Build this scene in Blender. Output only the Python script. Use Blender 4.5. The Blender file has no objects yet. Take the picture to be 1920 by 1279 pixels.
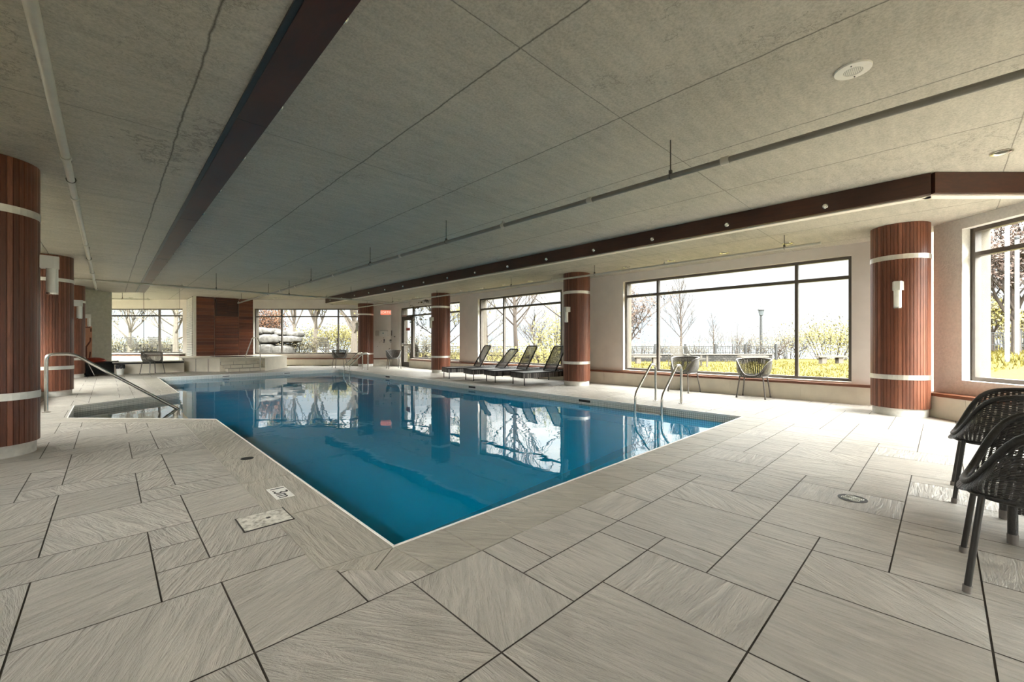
import bpy, math, random
from mathutils import Vector, Matrix, noise as mnoise
random.seed(7)
scene = bpy.context.scene
COL = scene.collection
PI = math.pi

# ---------------------------------------------------------------- view frame
YAW = math.atan2(757, 782)
F = (math.sin(YAW), math.cos(YAW))
R = (math.cos(YAW), -math.sin(YAW))
CAMH = 1.12

def fr(d, r, z=0.0):
    """ground position d metres along the diagonal axis of the hall, r metres to its right"""
    return Vector((F[0]*d + R[0]*r, F[1]*d + R[1]*r, z))

# ---------------------------------------------------------------- node helpers
class NT:
    def __init__(s, name):
        s.m = bpy.data.materials.new(name); s.m.use_nodes = True
        s.t = s.m.node_tree; s.n = s.t.nodes; s.l = s.t.links
        s.b = s.n['Principled BSDF']; s.out = s.n['Material Output']
    def add(s, typ, **kw):
        nd = s.n.new(typ)
        for k, v in kw.items(): setattr(nd, k, v)
        return nd
    def put(s, sock, v):
        if isinstance(v, bpy.types.NodeSocket): s.l.new(v, sock)
        elif isinstance(v, (tuple, list)) and len(v) == 3 and sock.type == 'RGBA': sock.default_value = (*v, 1)
        else: sock.default_value = v
    def math(s, op, a, b=0.0, c=0.0):
        nd = s.add('ShaderNodeMath', operation=op)
        s.put(nd.inputs[0], a); s.put(nd.inputs[1], b); s.put(nd.inputs[2], c)
        return nd.outputs[0]
    def mix(s, f, a, b, mode='MIX'):
        nd = s.add('ShaderNodeMix', data_type='RGBA', blend_type=mode)
        s.put(nd.inputs[0], f); s.put(nd.inputs[6], a); s.put(nd.inputs[7], b)
        return nd.outputs[2]
    def coord(s, kind='Object'):
        return s.add('ShaderNodeTexCoord').outputs[kind]
    def pos(s):
        return s.add('ShaderNodeNewGeometry').outputs['Position']
    def mapping(s, vec, scale=(1, 1, 1), rot=(0, 0, 0), loc=(0, 0, 0)):
        nd = s.add('ShaderNodeMapping')
        s.put(nd.inputs['Vector'], vec); nd.inputs['Scale'].default_value = scale
        nd.inputs['Rotation'].default_value = rot; nd.inputs['Location'].default_value = loc
        return nd.outputs[0]
    def noise(s, vec, scale=5, detail=4, rough=.55, dist=0.0, out=0):
        nd = s.add('ShaderNodeTexNoise')
        s.put(nd.inputs['Vector'], vec); nd.inputs['Scale'].default_value = scale
        nd.inputs['Detail'].default_value = detail; nd.inputs['Roughness'].default_value = rough
        nd.inputs['Distortion'].default_value = dist
        return nd.outputs[out]
    def ramp(s, fac, stops):
        nd = s.add('ShaderNodeValToRGB'); s.put(nd.inputs[0], fac)
        e = nd.color_ramp.elements
        while len(e) < len(stops): e.new(.5)
        for i, (p, c) in enumerate(stops):
            e[i].position = p; e[i].color = (*c, 1) if len(c) == 3 else c
        return nd.outputs[0]
    def sep(s, vec):
        nd = s.add('ShaderNodeSeparateXYZ'); s.put(nd.inputs[0], vec); return nd.outputs
    def comb(s, x, y, z):
        nd = s.add('ShaderNodeCombineXYZ')
        for i, v in enumerate((x, y, z)): s.put(nd.inputs[i], v)
        return nd.outputs[0]
    def bump(s, h, strength=.3, dist=.01):
        nd = s.add('ShaderNodeBump'); s.put(nd.inputs['Height'], h)
        nd.inputs['Strength'].default_value = strength; nd.inputs['Distance'].default_value = dist
        s.l.new(nd.outputs[0], s.b.inputs['Normal']); return nd.outputs[0]
    def base(s, v): s.put(s.b.inputs['Base Color'], v)
    def rough(s, v): s.put(s.b.inputs['Roughness'], v)
    def metal(s, v): s.put(s.b.inputs['Metallic'], v)

def simple(name, col, rough=.5, metal=0.0, var=.08, scale=12, bump=0.0, bscale=60):
    t = NT(name)
    n = t.noise(t.coord(), scale, 3)
    lo = tuple(c*(1-var) for c in col); hi = tuple(min(1, c*(1+var)) for c in col)
    t.base(t.ramp(n, [(.3, lo), (.7, hi)])); t.rough(rough); t.metal(metal)
    if bump: t.bump(t.noise(t.coord(), bscale, 3), bump, .005)
    return t.m

M = {}
def concrete(name, xlines, tone, ymod=(2.05, 2.5525)):
    t = NT(name); p = t.pos(); x, y, z = t.sep(p)
    wob = t.math('MULTIPLY', t.math('SUBTRACT', t.noise(p, 6, 5, .7), .5), .035)
    wob2 = t.math('MULTIPLY', t.math('SUBTRACT', t.noise(p, 1.1, 2, .5), .5), .03)
    w = t.math('ADD', wob, wob2)
    xx = t.math('ADD', x, w); yy = t.math('ADD', y, t.math('MULTIPLY', w, .5))
    line = None
    for xl in xlines:
        d = t.math('ABSOLUTE', t.math('SUBTRACT', xx, xl))
        v = t.math('SUBTRACT', 1, t.math('MINIMUM', t.math('DIVIDE', d, .011), 1))
        line = v if line is None else t.math('MAXIMUM', line, v)
    # cross joints, periodic
    u = t.math('PINGPONG', t.math('SUBTRACT', yy, ymod[0]), ymod[1]/2)
    v = t.math('SUBTRACT', 1, t.math('MINIMUM', t.math('DIVIDE', u, .007), 1))
    line = t.math('MAXIMUM', line, t.math('MULTIPLY', v, .8))
    # hairline cracks wandering across the slabs
    dis = t.noise(p, 1.3, 8, .72, out=1)
    vadd = t.add('ShaderNodeVectorMath', operation='MULTIPLY_ADD')
    t.put(vadd.inputs[0], dis); vadd.inputs[1].default_value = (1.3, 1.3, 0); t.put(vadd.inputs[2], t.mapping(p, (.42, .22, 1)))
    vo = t.add('ShaderNodeTexVoronoi', feature='DISTANCE_TO_EDGE'); t.put(vo.inputs['Vector'], vadd.outputs[0]); vo.inputs['Scale'].default_value = 1.0
    cr = t.math('SUBTRACT', 1, t.math('MINIMUM', t.math('DIVIDE', vo.outputs[0], .006), 1))
    cm = t.math('GREATER_THAN', t.noise(p, .55, 2), .45)
    cr = t.math('MULTIPLY', t.math('MULTIPLY', cr, cm), .6)
    line = t.math('MAXIMUM', line, cr)
    big = t.noise(p, .8, 6, .62); mid = t.noise(t.mapping(p, (1, 5, 1)), 2.2, 6, .65); fine = t.noise(p, 55, 4, .7)
    c = t.mix(t.ramp(big, [(.3, (0, 0, 0)), (.72, (1, 1, 1))]), tuple(a*.70 for a in tone), tuple(a*1.15 for a in tone))
    c = t.mix(.5, c, t.ramp(mid, [(.3, tuple(a*.62 for a in tone)), (.7, tuple(a*1.25 for a in tone))]))
    c = t.mix(.34, c, t.ramp(fine, [(.32, tuple(a*.40 for a in tone)), (.62, tuple(a*1.25 for a in tone))]))
    pit = t.ramp(t.noise(p, 120, 2, .5), [(.27, (1, 1, 1)), (.31, (0, 0, 0))])
    pm = t.ramp(t.noise(p, 1.4, 3), [(.48, (0, 0, 0)), (.62, (1, 1, 1))])
    c = t.mix(t.math('MULTIPLY', t.math('MULTIPLY', pit, pm), .7), c, (.05, .045, .035))
    c = t.mix(t.math('MULTIPLY', line, .85), c, (.045, .04, .032))
    t.base(c); t.rough(.75)
    t.bump(t.math('SUBTRACT', t.math('MULTIPLY', fine, .4), line), .35, .008)
    return t.m
TONE = (.475, .443, .378)
M['ceil_main'] = concrete('concrete_ceiling', [2.07, 3.36, 4.68, 5.98], TONE)
M['ceil_soffit'] = concrete('concrete_soffit', [.43, -.87, 8.02, 9.3], TONE)

def floor_tile(name, tone, ang=True):
    t = NT(name)
    at = t.add('ShaderNodeAttribute', attribute_name='tile'); tx, ty, tz = t.sep(at.outputs['Color'])
    p = t.pos(); x, y, z = t.sep(p)
    # rotate texture per tile
    vr = t.add('ShaderNodeVectorRotate', rotation_type='Z_AXIS')
    t.put(vr.inputs['Vector'], p); t.put(vr.inputs['Angle'], t.math('MULTIPLY', tx, 6.283))
    off = t.add('ShaderNodeVectorMath', operation='ADD'); t.put(off.inputs[0], vr.outputs[0])
    t.put(off.inputs[1], t.comb(t.math('MULTIPLY', ty, 37), t.math('MULTIPLY', tz, 53), 0))
    v = off.outputs[0]
    grain = t.noise(t.mapping(v, (24, 1.6, 1)), 1.6, 8, .68, .5)
    slate = t.noise(t.mapping(v, (7, 1.4, 1)), 1.4, 7, .62, 1.6)
    cloud = t.noise(v, 2.4, 5, .6)
    fine = t.noise(v, 90, 3, .7)
    c = t.mix(t.ramp(grain, [(.3, (0, 0, 0)), (.7, (1, 1, 1))]), tuple(a*.50 for a in tone), tuple(a*1.25 for a in tone))
    c = t.mix(.38, c, t.ramp(slate, [(.35, tuple(a*.60 for a in tone)), (.62, tuple(a*1.2 for a in tone))]))
    c = t.mix(.3, c, t.ramp(cloud, [(.3, tuple(a*.72 for a in tone)), (.7, tuple(a*1.2 for a in tone))]))
    c = t.mix(1, c, t.ramp(tz, [(0, (.90, .90, .90)), (1, (1.0, 1.0, 1.0))]), 'MULTIPLY')
    t.base(c)
    t.rough(t.math('ADD', .34, t.math('MULTIPLY', cloud, .22)))
    h = t.math('ADD', t.math('MULTIPLY', slate, 1.0), t.math('ADD', t.math('MULTIPLY', grain, .55), t.math('MULTIPLY', fine, .12)))
    t.bump(h, .95, .026)
    return t.m
FT = (.46, .42, .365)
M['tile'] = floor_tile('slate_look_porcelain', FT)
M['coping'] = floor_tile('textured_stone_coping', (.43, .39, .325))
M['grout'] = simple('grout', (.10, .085, .07), .85, 0, .2, 40)
M['tile_wall'] = simple('plinth_tile', (.74, .68, .57), .5, 0, .10, 2.5, .15, 30)

def wood(name, c1, c2, c3, rough=.38, uvboards=True, scale=(6, 6, .6), bmp=.12):
    t = NT(name); p = t.coord('Object'); g = t.noise(t.mapping(p, scale), 6, 8, .65, 1.0)
    if uvboards:
        u, v, w = t.sep(t.coord('UV'))
        idx = t.math('FLOOR', u)
        wn = t.add('ShaderNodeTexWhiteNoise', noise_dimensions='1D'); t.put(wn.inputs['W'], idx)
        base = t.ramp(wn.outputs['Value'], [(0, c1), (.5, c2), (1, c3)])
    else:
        base = t.ramp(t.noise(p, .9, 3), [(.3, c1), (.5, c2), (.7, c3)])
    c = t.mix(.55, base, t.ramp(g, [(.3, (.35, .35, .35)), (.7, (1.35, 1.25, 1.2))]), 'MULTIPLY')
    t.base(c); t.rough(t.math('ADD', rough, t.math('MULTIPLY', g, .12)))
    t.bump(g, bmp, .004)
    return t.m
M['wood_col'] = wood('column_mahogany', (.115, .036, .018), (.18, .064, .034), (.265, .105, .062), .30)
M['wood_beam'] = wood('beam_mahogany', (.036, .012, .006), (.055, .019, .010), (.080, .028, .014), .42, False, (2, .5, 5), 0.0)
M['wood_panel'] = wood('panel_mahogany', (.09, .024, .010), (.15, .043, .018), (.23, .078, .032), .34, True, (.7, 1, 8))
M['wood_sill'] = wood('sill_mahogany', (.13, .045, .02), (.19, .07, .035), (.25, .10, .05), .3, False, (2, 2, 6))
M['steel'] = simple('brushed_stainless', (.62, .60, .56), .24, 1, .06, 30)
M['steel_band'] = simple('brushed_steel_band', (.80, .77, .70), .38, 1, .12, 8)
M['pipe'] = simple('painted_pipe', (.50, .48, .42), .35, 0, .06, 10)
M['pipe_dark'] = simple('grey_painted_pipe', (.20, .19, .165), .3, 0, .06, 10)
M['hanger'] = simple('threaded_rod', (.10, .09, .08), .5, .7)
M['frame'] = simple('bronze_aluminium', (.115, .098, .084), .42, .3)
M['plaster'] = simple('painted_plaster', (.80, .745, .68), .8, 0, .04, 3, .35, 90)
M['plaster_near'] = simple('rough_roller_plaster', (.76, .73, .69), .85, 0, .08, 30, .8, 45)
M['white'] = simple('white_enamel', (.82, .80, .75), .4, 0, .03)
M['cream_metal'] = simple('sconce_metal', (.62, .61, .56), .35, .2, .03)
M['dark'] = simple('dark_metal', (.03, .028, .026), .5, .2)  # plain dark metal for rims, lettering, backings and small parts
M['black'] = simple('black_plastic', (.018, .018, .02), .45)
M['iron'] = simple('black_iron', (.006, .006, .006), .5, .2)
M['rubber'] = simple('rubber_foot', (.16, .14, .125), .7)
M['outer'] = simple('exterior_stone_cladding', (.20, .175, .14), .85, 0, .1, 6, .3, 50)
M['base_white'] = simple('column_plinth', (.66, .64, .59), .7, 0, .12, 14)

def t_sconce():
    t = NT('frosted_glass_tube'); n = t.noise(t.coord(), 8, 2)
    t.base(t.ramp(n, [(0, (.76, .76, .70)), (1, (.86, .86, .80))])); t.rough(.35)
    t.b.inputs['Transmission Weight'].default_value = .0
    t.b.inputs['Subsurface Weight'].default_value = .0
    return t.m
M['frost'] = t_sconce()

def t_glass(name, tint=(.96, .98, .97), refl=.06):
    t = NT(name)
    tr = t.add('ShaderNodeBsdfTransparent'); tr.inputs[0].default_value = (*tint, 1)
    gl = t.add('ShaderNodeBsdfGlossy'); gl.inputs['Roughness'].default_value = .01
    lw = t.add('ShaderNodeFresnel'); lw.inputs[0].default_value = 1.35
    mx = t.add('ShaderNodeMixShader'); t.put(mx.inputs[0], t.math('MULTIPLY', lw.outputs[0], .12))
    t.l.new(tr.outputs[0], mx.inputs[1]); t.l.new(gl.outputs[0], mx.inputs[2]); t.l.new(mx.outputs[0], t.out.inputs[0])
    t.n.remove(t.b); return t.m
M['glass'] = t_glass('window_glass')
M['glass_part'] = t_glass('partition_glass', (.97, .985, .975))

def t_water():
    t = NT('pool_water'); p = t.pos()
    n = t.noise(t.mapping(p, (1, 1, 1), (0, 0, .6)), 2.2, 3, .45, .3)
    n2 = t.noise(p, .8, 2, .5)
    mask = t.ramp(n2, [(.35, (0, 0, 0)), (.7, (1, 1, 1))])
    h = t.math('MULTIPLY', n, t.math('ADD', .25, mask))
    bp = t.add('ShaderNodeBump'); t.put(bp.inputs['Height'], h); bp.inputs['Strength'].default_value = .14; bp.inputs['Distance'].default_value = .02
    tr = t.add('ShaderNodeBsdfTransparent'); pm = t.add('ShaderNodeMapRange'); t.put(pm.inputs[0], t.sep(p)[0]); pm.inputs['From Min'].default_value = .9; pm.inputs['From Max'].default_value = 1.7
    t.put(tr.inputs[0], t.mix(pm.outputs[0], (.93, .98, .99), (.56, .91, .98)))
    gl = t.add('ShaderNodeBsdfGlossy'); gl.inputs['Roughness'].default_value = .0; t.l.new(bp.outputs[0], gl.inputs['Normal'])
    fz = t.add('ShaderNodeFresnel'); fz.inputs[0].default_value = 1.33; t.l.new(bp.outputs[0], fz.inputs['Normal'])
    # light scattered back by the body of the deep water, none in the shallow alcove
    df = t.add('ShaderNodeBsdfDiffuse'); df.inputs[0].default_value = (0, .46, .86, 1)
    x_, y_, z_ = t.sep(p); mrx = t.add('ShaderNodeMapRange'); t.put(mrx.inputs[0], x_); mrx.inputs['From Min'].default_value = .9; mrx.inputs['From Max'].default_value = 1.7; mrx.inputs['To Max'].default_value = .30
    mb_ = t.add('ShaderNodeMixShader'); t.l.new(mrx.outputs[0], mb_.inputs[0]); t.l.new(tr.outputs[0], mb_.inputs[1]); t.l.new(df.outputs[0], mb_.inputs[2])
    mx = t.add('ShaderNodeMixShader'); t.l.new(fz.outputs[0], mx.inputs[0])
    t.l.new(mb_.outputs[0], mx.inputs[1]); t.l.new(gl.outputs[0], mx.inputs[2]); t.l.new(mx.outputs[0], t.out.inputs[0])
    t.n.remove(t.b); return t.m
M['water'] = t_water()

def t_mosaic(name, tone, grout, s=.026):
    t = NT(name); p = t.pos(); x, y, z = t.sep(p)
    u = t.math('ADD', x, y)
    def g(c): 
        return t.math('LESS_THAN', t.math('FRACT', t.math('DIVIDE', c, s)), .13)
    nx, ny, nz = t.sep(t.add('ShaderNodeNewGeometry').outputs['Normal'])
    flat = t.math('GREATER_THAN', t.math('ABSOLUTE', nz), .5)
    a = t.math('MAXIMUM', g(t.mix(flat, t.comb(u, u, u), t.comb(x, x, x))), g(t.mix(flat, t.comb(z, z, z), t.comb(y, y, y))))
    tone2 = t.ramp(t.noise(p, 30, 1), [(.3, tuple(c*.92 for c in tone)), (.7, tone)])
    t.base(t.mix(a, tone2, grout)); t.rough(.3); return t.m
M['mosaic'] = t_mosaic('pool_mosaic', (.88, .87, .81), (.22, .23, .21), .034)
M['pool_blue'] = simple('pool_plaster', (.0, .62, .95), .6, 0, .05, 1.2)
M['mosaic_pale'] = t_mosaic('step_mosaic', (.90, .93, .93), (.60, .68, .70))
M['mosaic_blue'] = t_mosaic('lower_wall_mosaic', (.10, .58, .75), (.05, .35, .5))
M['lane'] = t_mosaic('dark_floor_band', (.012, .016, .02), (.03, .035, .04))

def t_wicker(name, dark, light, hole=.0, su=1.0, sv=1.0):
    t = NT(name); u, v, w = t.sep(t.coord('UV'))
    fu = t.math('FRACT', t.math('MULTIPLY', u, su)); fv = t.math('FRACT', t.math('ADD', t.math('MULTIPLY', v, sv), t.math('MULTIPLY', t.math('FLOOR', t.math('MULTIPLY', u, su)), .5)))
    hu = t.math('GREATER_THAN', fu, .60); hv = t.math('GREATER_THAN', fv, .52)
    n = t.noise(t.comb(t.math('MULTIPLY', u, su*.5), t.math('MULTIPLY', v, sv*.5), 0), 1.3, 3, .6)
    cord = t.math('SINE', t.math('MULTIPLY', fu, PI)); cv = t.math('SINE', t.math('MULTIPLY', fv, PI))
    t.base(t.mix(t.math('MULTIPLY', cv, n), dark, light)); t.rough(.42)
    t.bump(t.math('MULTIPLY', cord, cv), .9, .006)
    if hole:
        al = t.math('SUBTRACT', 1, t.math('MULTIPLY', t.math('MULTIPLY', hu, hv), hole))
        t.put(t.b.inputs['Alpha'], al)
    return t.m
M['wicker'] = t_wicker('dark_wicker_weave', (.028, .024, .022), (.12, .11, .105), .85)
M['wicker_far'] = t_wicker('grey_wicker_weave', (.06, .053, .046), (.17, .155, .135), 1.0)
M['wicker_solid'] = t_wicker('closed_wicker_weave', (.035, .032, .030), (.15, .14, .13), 0)
M['cord_wrap'] = simple('wrapped_wicker_tube', (.022, .020, .019), .38, 0, .5, 120, .5, 200)
M['chair_leg'] = simple('powder_coated_leg', (.045, .042, .040), .35, .4)
M['grey_leg'] = simple('grey_metal_leg', (.17, .155, .14), .35, .6)

# ---------------------------------------------------------------- mesh builder
class MB:
    def __init__(s): s.v = []; s.f = []; s.uv = []; s.col = []
    def face(s, pts, uv=None, col=None):
        i = len(s.v); s.v += [tuple(p) for p in pts]; s.f.append(tuple(range(i, i+len(pts))))
        s.uv.append(uv or [(0, 0)]*len(pts)); s.col.append(col or (0, 0, 0))
    def box(s, x0, x1, y0, y1, z0, z1, T=None, uv=None, col=None):
        c = [(x, y, z) for z in (z0, z1) for y in (y0, y1) for x in (x0, x1)]
        if T: c = [tuple(T(*p)) for p in c]
        for q in ((0, 2, 3, 1), (4, 5, 7, 6), (0, 1, 5, 4), (2, 6, 7, 3), (0, 4, 6, 2), (1, 3, 7, 5)):
            s.face([c[k] for k in q], [uv or (.5, 0)]*4, col)
        return s
    def prism(s, poly, z0, z1, col=None):
        """poly ccw list of (x,y)"""
        s.face([(x, y, z1) for x, y in poly], None, col); s.face([(x, y, z0) for x, y in reversed(poly)], None, col)
        n = len(poly)
        for i in range(n):
            a, b = poly[i], poly[(i+1) % n]
            s.face([(*a, z0), (*b, z0), (*b, z1), (*a, z1)], None, col)
        return s
    def tube(s, pts, r, n=8, cap=True, rr=None, closed=False):
        pts = [Vector(p) for p in pts]; rings = []
        m = len(pts); up = None
        for i, p in enumerate(pts):
            if closed: t = pts[(i+1) % m]-pts[i-1]
            else: t = pts[min(i+1, m-1)]-pts[max(i-1, 0)]
            t.normalize()
            if up is None:
                up = Vector((0, 0, 1)) if abs(t.z) < .9 else Vector((1, 0, 0))
            a = up - t*up.dot(t)
            if a.length < 1e-5: a = t.orthogonal()
            a.normalize(); b = t.cross(a); up = a
            q = rr[i] if rr else r
            rings.append([p+a*math.cos(2*PI*k/n)*q+b*math.sin(2*PI*k/n)*q for k in range(n)])
        base = len(s.v)
        for ring in rings: s.v += [tuple(v) for v in ring]
        L = m if closed else m-1
        for i in range(L):
            for k in range(n):
                a = base+i*n+k; b = base+i*n+(k+1) % n; j = (i+1) % m
                s.f.append((a, b, base+j*n+(k+1) % n, base+j*n+k))
                s.uv.append([(k, i), (k+1, i), (k+1, i+1), (k, i+1)]); s.col.append((0, 0, 0))
        if cap and not closed:
            s.f.append(tuple(base+k for k in reversed(range(n)))); s.uv.append([(0, 0)]*n); s.col.append((0, 0, 0))
            s.f.append(tuple(base+(m-1)*n+k for k in range(n))); s.uv.append([(0, 0)]*n); s.col.append((0, 0, 0))
        return s
    def lathe(s, prof, n=24, c=(0, 0, 0), axis='Z', cap=True):
        base = len(s.v)
        for r_, z_ in prof:
            for k in range(n):
                a = 2*PI*k/n; x, y = r_*math.cos(a), r_*math.sin(a)
                p = (x, y, z_) if axis == 'Z' else ((z_, x, y) if axis == 'X' else (x, z_, y))
                s.v.append((p[0]+c[0], p[1]+c[1], p[2]+c[2]))
        for i in range(len(prof)-1):
            for k in range(n):
                s.f.append((base+i*n+k, base+i*n+(k+1) % n, base+(i+1)*n+(k+1) % n, base+(i+1)*n+k))
                s.uv.append([(k, i), (k+1, i), (k+1, i+1), (k, i+1)]); s.col.append((0, 0, 0))
        if cap:
            s.f.append(tuple(base+k for k in reversed(range(n)))); s.uv.append([(0, 0)]*n); s.col.append((0, 0, 0))
            e = base+(len(prof)-1)*n
            s.f.append(tuple(e+k for k in range(n))); s.uv.append([(0, 0)]*n); s.col.append((0, 0, 0))
        return s
    def sheet(s, fn, nu, nv, usc=1, vsc=1, closed_u=False):
        """grid surface fn(u,v) with u,v in 0..1"""
        base = len(s.v)
        for j in range(nv+1):
            for i in range(nu+1): s.v.append(tuple(fn(i/nu, j/nv)))
        w = nu+1
        for j in range(nv):
            for i in range(nu):
                s.f.append((base+j*w+i, base+j*w+i+1, base+(j+1)*w+i+1, base+(j+1)*w+i))
                s.uv.append([(i/nu*usc, j/nv*vsc), ((i+1)/nu*usc, j/nv*vsc), ((i+1)/nu*usc, (j+1)/nv*vsc), (i/nu*usc, (j+1)/nv*vsc)])
                s.col.append((0, 0, 0))
        return s
    def build(s, name, mat, parent=None, smooth=False, origin=None, bevel=0, col=False, local=False):
        """vertices in world coordinates; the mesh is re-centred on its parent or its own base.
        local=True keeps the coordinates as written."""
        me = bpy.data.meshes.new(name)
        if local: off = Vector((0, 0, 0))
        elif parent is not None: off = WL[parent.name]
        elif origin is not None: off = Vector(origin)
        else:
            xs = [v[0] for v in s.v]; ys = [v[1] for v in s.v]; zs = [v[2] for v in s.v]
            off = Vector(((min(xs)+max(xs))/2, (min(ys)+max(ys))/2, min(zs)))
        me.from_pydata([(v[0]-off[0], v[1]-off[1], v[2]-off[2]) for v in s.v], [], s.f)
        uvl = me.uv_layers.new(name='UVMap')
        k = 0
        for fi, f in enumerate(s.f):
            for j in range(len(f)): uvl.data[k].uv = s.uv[fi][j]; k += 1
        if col:
            ca = me.color_attributes.new('tile', 'FLOAT_COLOR', 'CORNER'); k = 0
            for fi, f in enumerate(s.f):
                for j in range(len(f)): ca.data[k].color = (*s.col[fi], 1); k += 1
        me.materials.append(mat)
        if smooth:
            for p in me.polygons: p.use_smooth = True
        me.update()
        o = bpy.data.objects.new(name, me); COL.objects.link(o)
        if parent is not None:
            o.parent = parent
            WL[o.name] = off if not local else WL.get(parent.name, Vector((0, 0, 0)))
            # child sits at the parent's origin; its vertices carry the offset
        else:
            o.location = off; WL[o.name] = off
        if smooth:
            md = o.modifiers.new('weighted', 'EDGE_SPLIT'); md.split_angle = math.radians(40)
        if bevel:
            b = o.modifiers.new('bevel', 'BEVEL'); b.width = bevel; b.segments = 2; b.limit_method = 'ANGLE'
        return o
WL = {}

def tag(o, label=None, cat=None, group=None, kind=None):
    if label: o['label'] = label
    if cat: o['category'] = cat
    if group: o['group'] = group
    if kind: o['kind'] = kind
    return o
def thing(name, label, cat, loc=(0, 0, 0), rz=0, group=None):
    o = bpy.data.objects.new(name, None); COL.objects.link(o)
    o.location = loc; o.rotation_euler = (0, 0, rz); o.empty_display_size = .1
    WL[o.name] = Vector(loc)
    return tag(o, label, cat, group)
def struct(mb, name, mat, **kw):
    o = mb.build(name, mat, **kw); o['kind'] = 'structure'; return o
def kids(o): return [c for c in bpy.data.objects if c.parent == o]
def dup(root, loc, rz=0, label=None, group=None, mats=None):
    def cp(o, par):
        c = o.copy(); COL.objects.link(c); c.parent = par
        if mats and c.type == 'MESH':
            c.data = c.data
        for k in kids_map[o.name]: cp(k, c)
        return c
    kids_map = {}
    def walk(o):
        kids_map[o.name] = kids(o)
        for k in kids_map[o.name]: walk(k)
    walk(root)
    r = cp(root, None); r.location = loc; r.rotation_euler = (0, 0, rz)
    if label: r['label'] = label
    if group: r['group'] = group
    return r

# ================================================================ FLOOR / DECK
U, V_ = .2135, .3085
X0, Y0 = 1.02, 1.725
def clip(poly, reg):
    out = poly
    n = len(reg)
    for i in range(n):
        ax, ay = reg[i]; bx, by = reg[(i+1) % n]
        inp = out; out = []
        if not inp: break
        def side(p): return (bx-ax)*(p[1]-ay)-(by-ay)*(p[0]-ax)
        for j in range(len(inp)):
            p, q = inp[j], inp[(j+1) % len(inp)]
            sp, sq = side(p), side(q)
            if sp >= 0: out.append(p)
            if (sp >= 0) != (sq >= 0):
                t = sp/(sp-sq); out.append((p[0]+(q[0]-p[0])*t, p[1]+(q[1]-p[1])*t))
    return out
def area(p): return abs(sum(p[i][0]*p[(i+1) % len(p)][1]-p[(i+1) % len(p)][0]*p[i][1] for i in range(len(p))))/2
XW, YN, YF, XE = -2.75, -6.1, 30.5, 10.3
regions = [
    [(XW, YN), (XE, YN), (XE, 1.725), (XW, 1.725)],
    [(7.2, 1.725), (XE, 1.725), (XE, 17.71), (7.2, 17.71)],
    [(XW, 17.71), (XE, 17.71), (XE, YF), (XW, YF)],
    [(.75, 1.725), (1.16, 1.725), (.75, 2.13)],
    [(XW, 1.725), (.75, 1.725), (.75, 7.305), (XW, 7.305)],
    [(XW, 7.305), (.75, 7.305), (-.646, 8.82), (XW, 8.82)],
    [(XW, 8.82), (-.646, 8.82), (-.44, 9.01), (-.44, 10.67), (XW, 10.67)],
    [(XW, 10.67), (-.44, 10.67), (1.08, 11.75), (.75, 11.99), (XW, 11.99)],
    [(XW, 11.99), (.75, 11.99), (.75, 17.71), (XW, 17.71)],
]
tiles = MB(); GAP = .0035
shapes = [(0, 0, 2, 2), (2, 0, 3, 1), (2, 1, 5, 2), (3, -1, 6, 1), (5, 1, 6, 2)]   # x0,r0,x1,r1 in units
for a in range(-40, 60):
    for b in range(-40, 40):
        ox, orow = 3*a, -0+2*a+5*b
        for (x0, r0, x1, r1) in shapes:
            xa = X0+(ox+x0)*U+GAP; xb = X0+(ox+x1)*U-GAP
            yb = Y0-(orow+r0)*V_-GAP; ya = Y0-(orow+r1)*V_+GAP
            if xb < XW or xa > XE or yb < YN or ya > YF: continue
            quad = [(xa, ya), (xb, ya), (xb, yb), (xa, yb)]
            rnd = random.Random(a*977+b*31+x0*7+r0)
            ang = rnd.choice([0, 0, 0, .5, .03, -.03, .53])
            if x1-x0 == 2 and r1-r0 == 2: ang = rnd.choice([.25, .1, .75])
            if xa < .7: ang += rnd.choice([.06, .1, -.06])
            colr = (ang % 1, rnd.random(), rnd.random())
            for reg in regions:
                q = clip(quad, reg)
                if len(q) > 2 and area(q) > .0004:
                    tiles.face([(x, y, 0) for x, y in q], None, colr)
fl_o = struct(tiles, 'floor', M['tile'], origin=(4, 8, 0), col=True)
gm = MB()
for reg in regions: gm.face([(x, y, -.004) for x, y in reg])
g_o = gm.build('tile_grout', M['grout'], fl_o)
sub = MB()
for reg in regions: sub.prism(reg, -.25, -.0045)
sub.build('floor_slab', M['grout'], fl_o)

# ---------------------------------------------------------------- swimming pool
pool = thing('swimming_pool', 'long rectangular indoor pool of bright blue water with stone coping and an angled entry alcove', 'pool', (4, 9.5, 0))
IN = [(1.12, 2.09), (6.87, 2.09), (6.87, 17.40), (1.12, 17.40), (1.12, 11.77), (-.44, 10.67), (-.44, 9.01), (1.12, 7.36)]
cop = MB()
def cpiece(poly, ang=0.0):
    g = .0038
    cx_ = sum(p[0] for p in poly)/len(poly); cy_ = sum(p[1] for p in poly)/len(poly)
    q = []
    for x, y in poly:
        d = math.hypot(x-cx_, y-cy_); k = (d-g*1.4)/d
        q.append((cx_+(x-cx_)*k, cy_+(y-cy_)*k))
    s = sum(q[i][0]*q[(i+1) % len(q)][1]-q[(i+1) % len(q)][0]*q[i][1] for i in range(len(q)))
    if s < 0: q.reverse()
    cop.prism(q, -.05, .001, (ang % 1, random.random(), random.random()))
xs = [1.16, 1.44]
while xs[-1] < 6.6: xs.append(xs[-1]+.318)
xs[-1] = 6.87
for i in range(len(xs)-1): cpiece([(xs[i], 1.725), (xs[i+1], 1.725), (xs[i+1], 2.09), (xs[i] if i else 1.12, 2.09)], .4)
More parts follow.
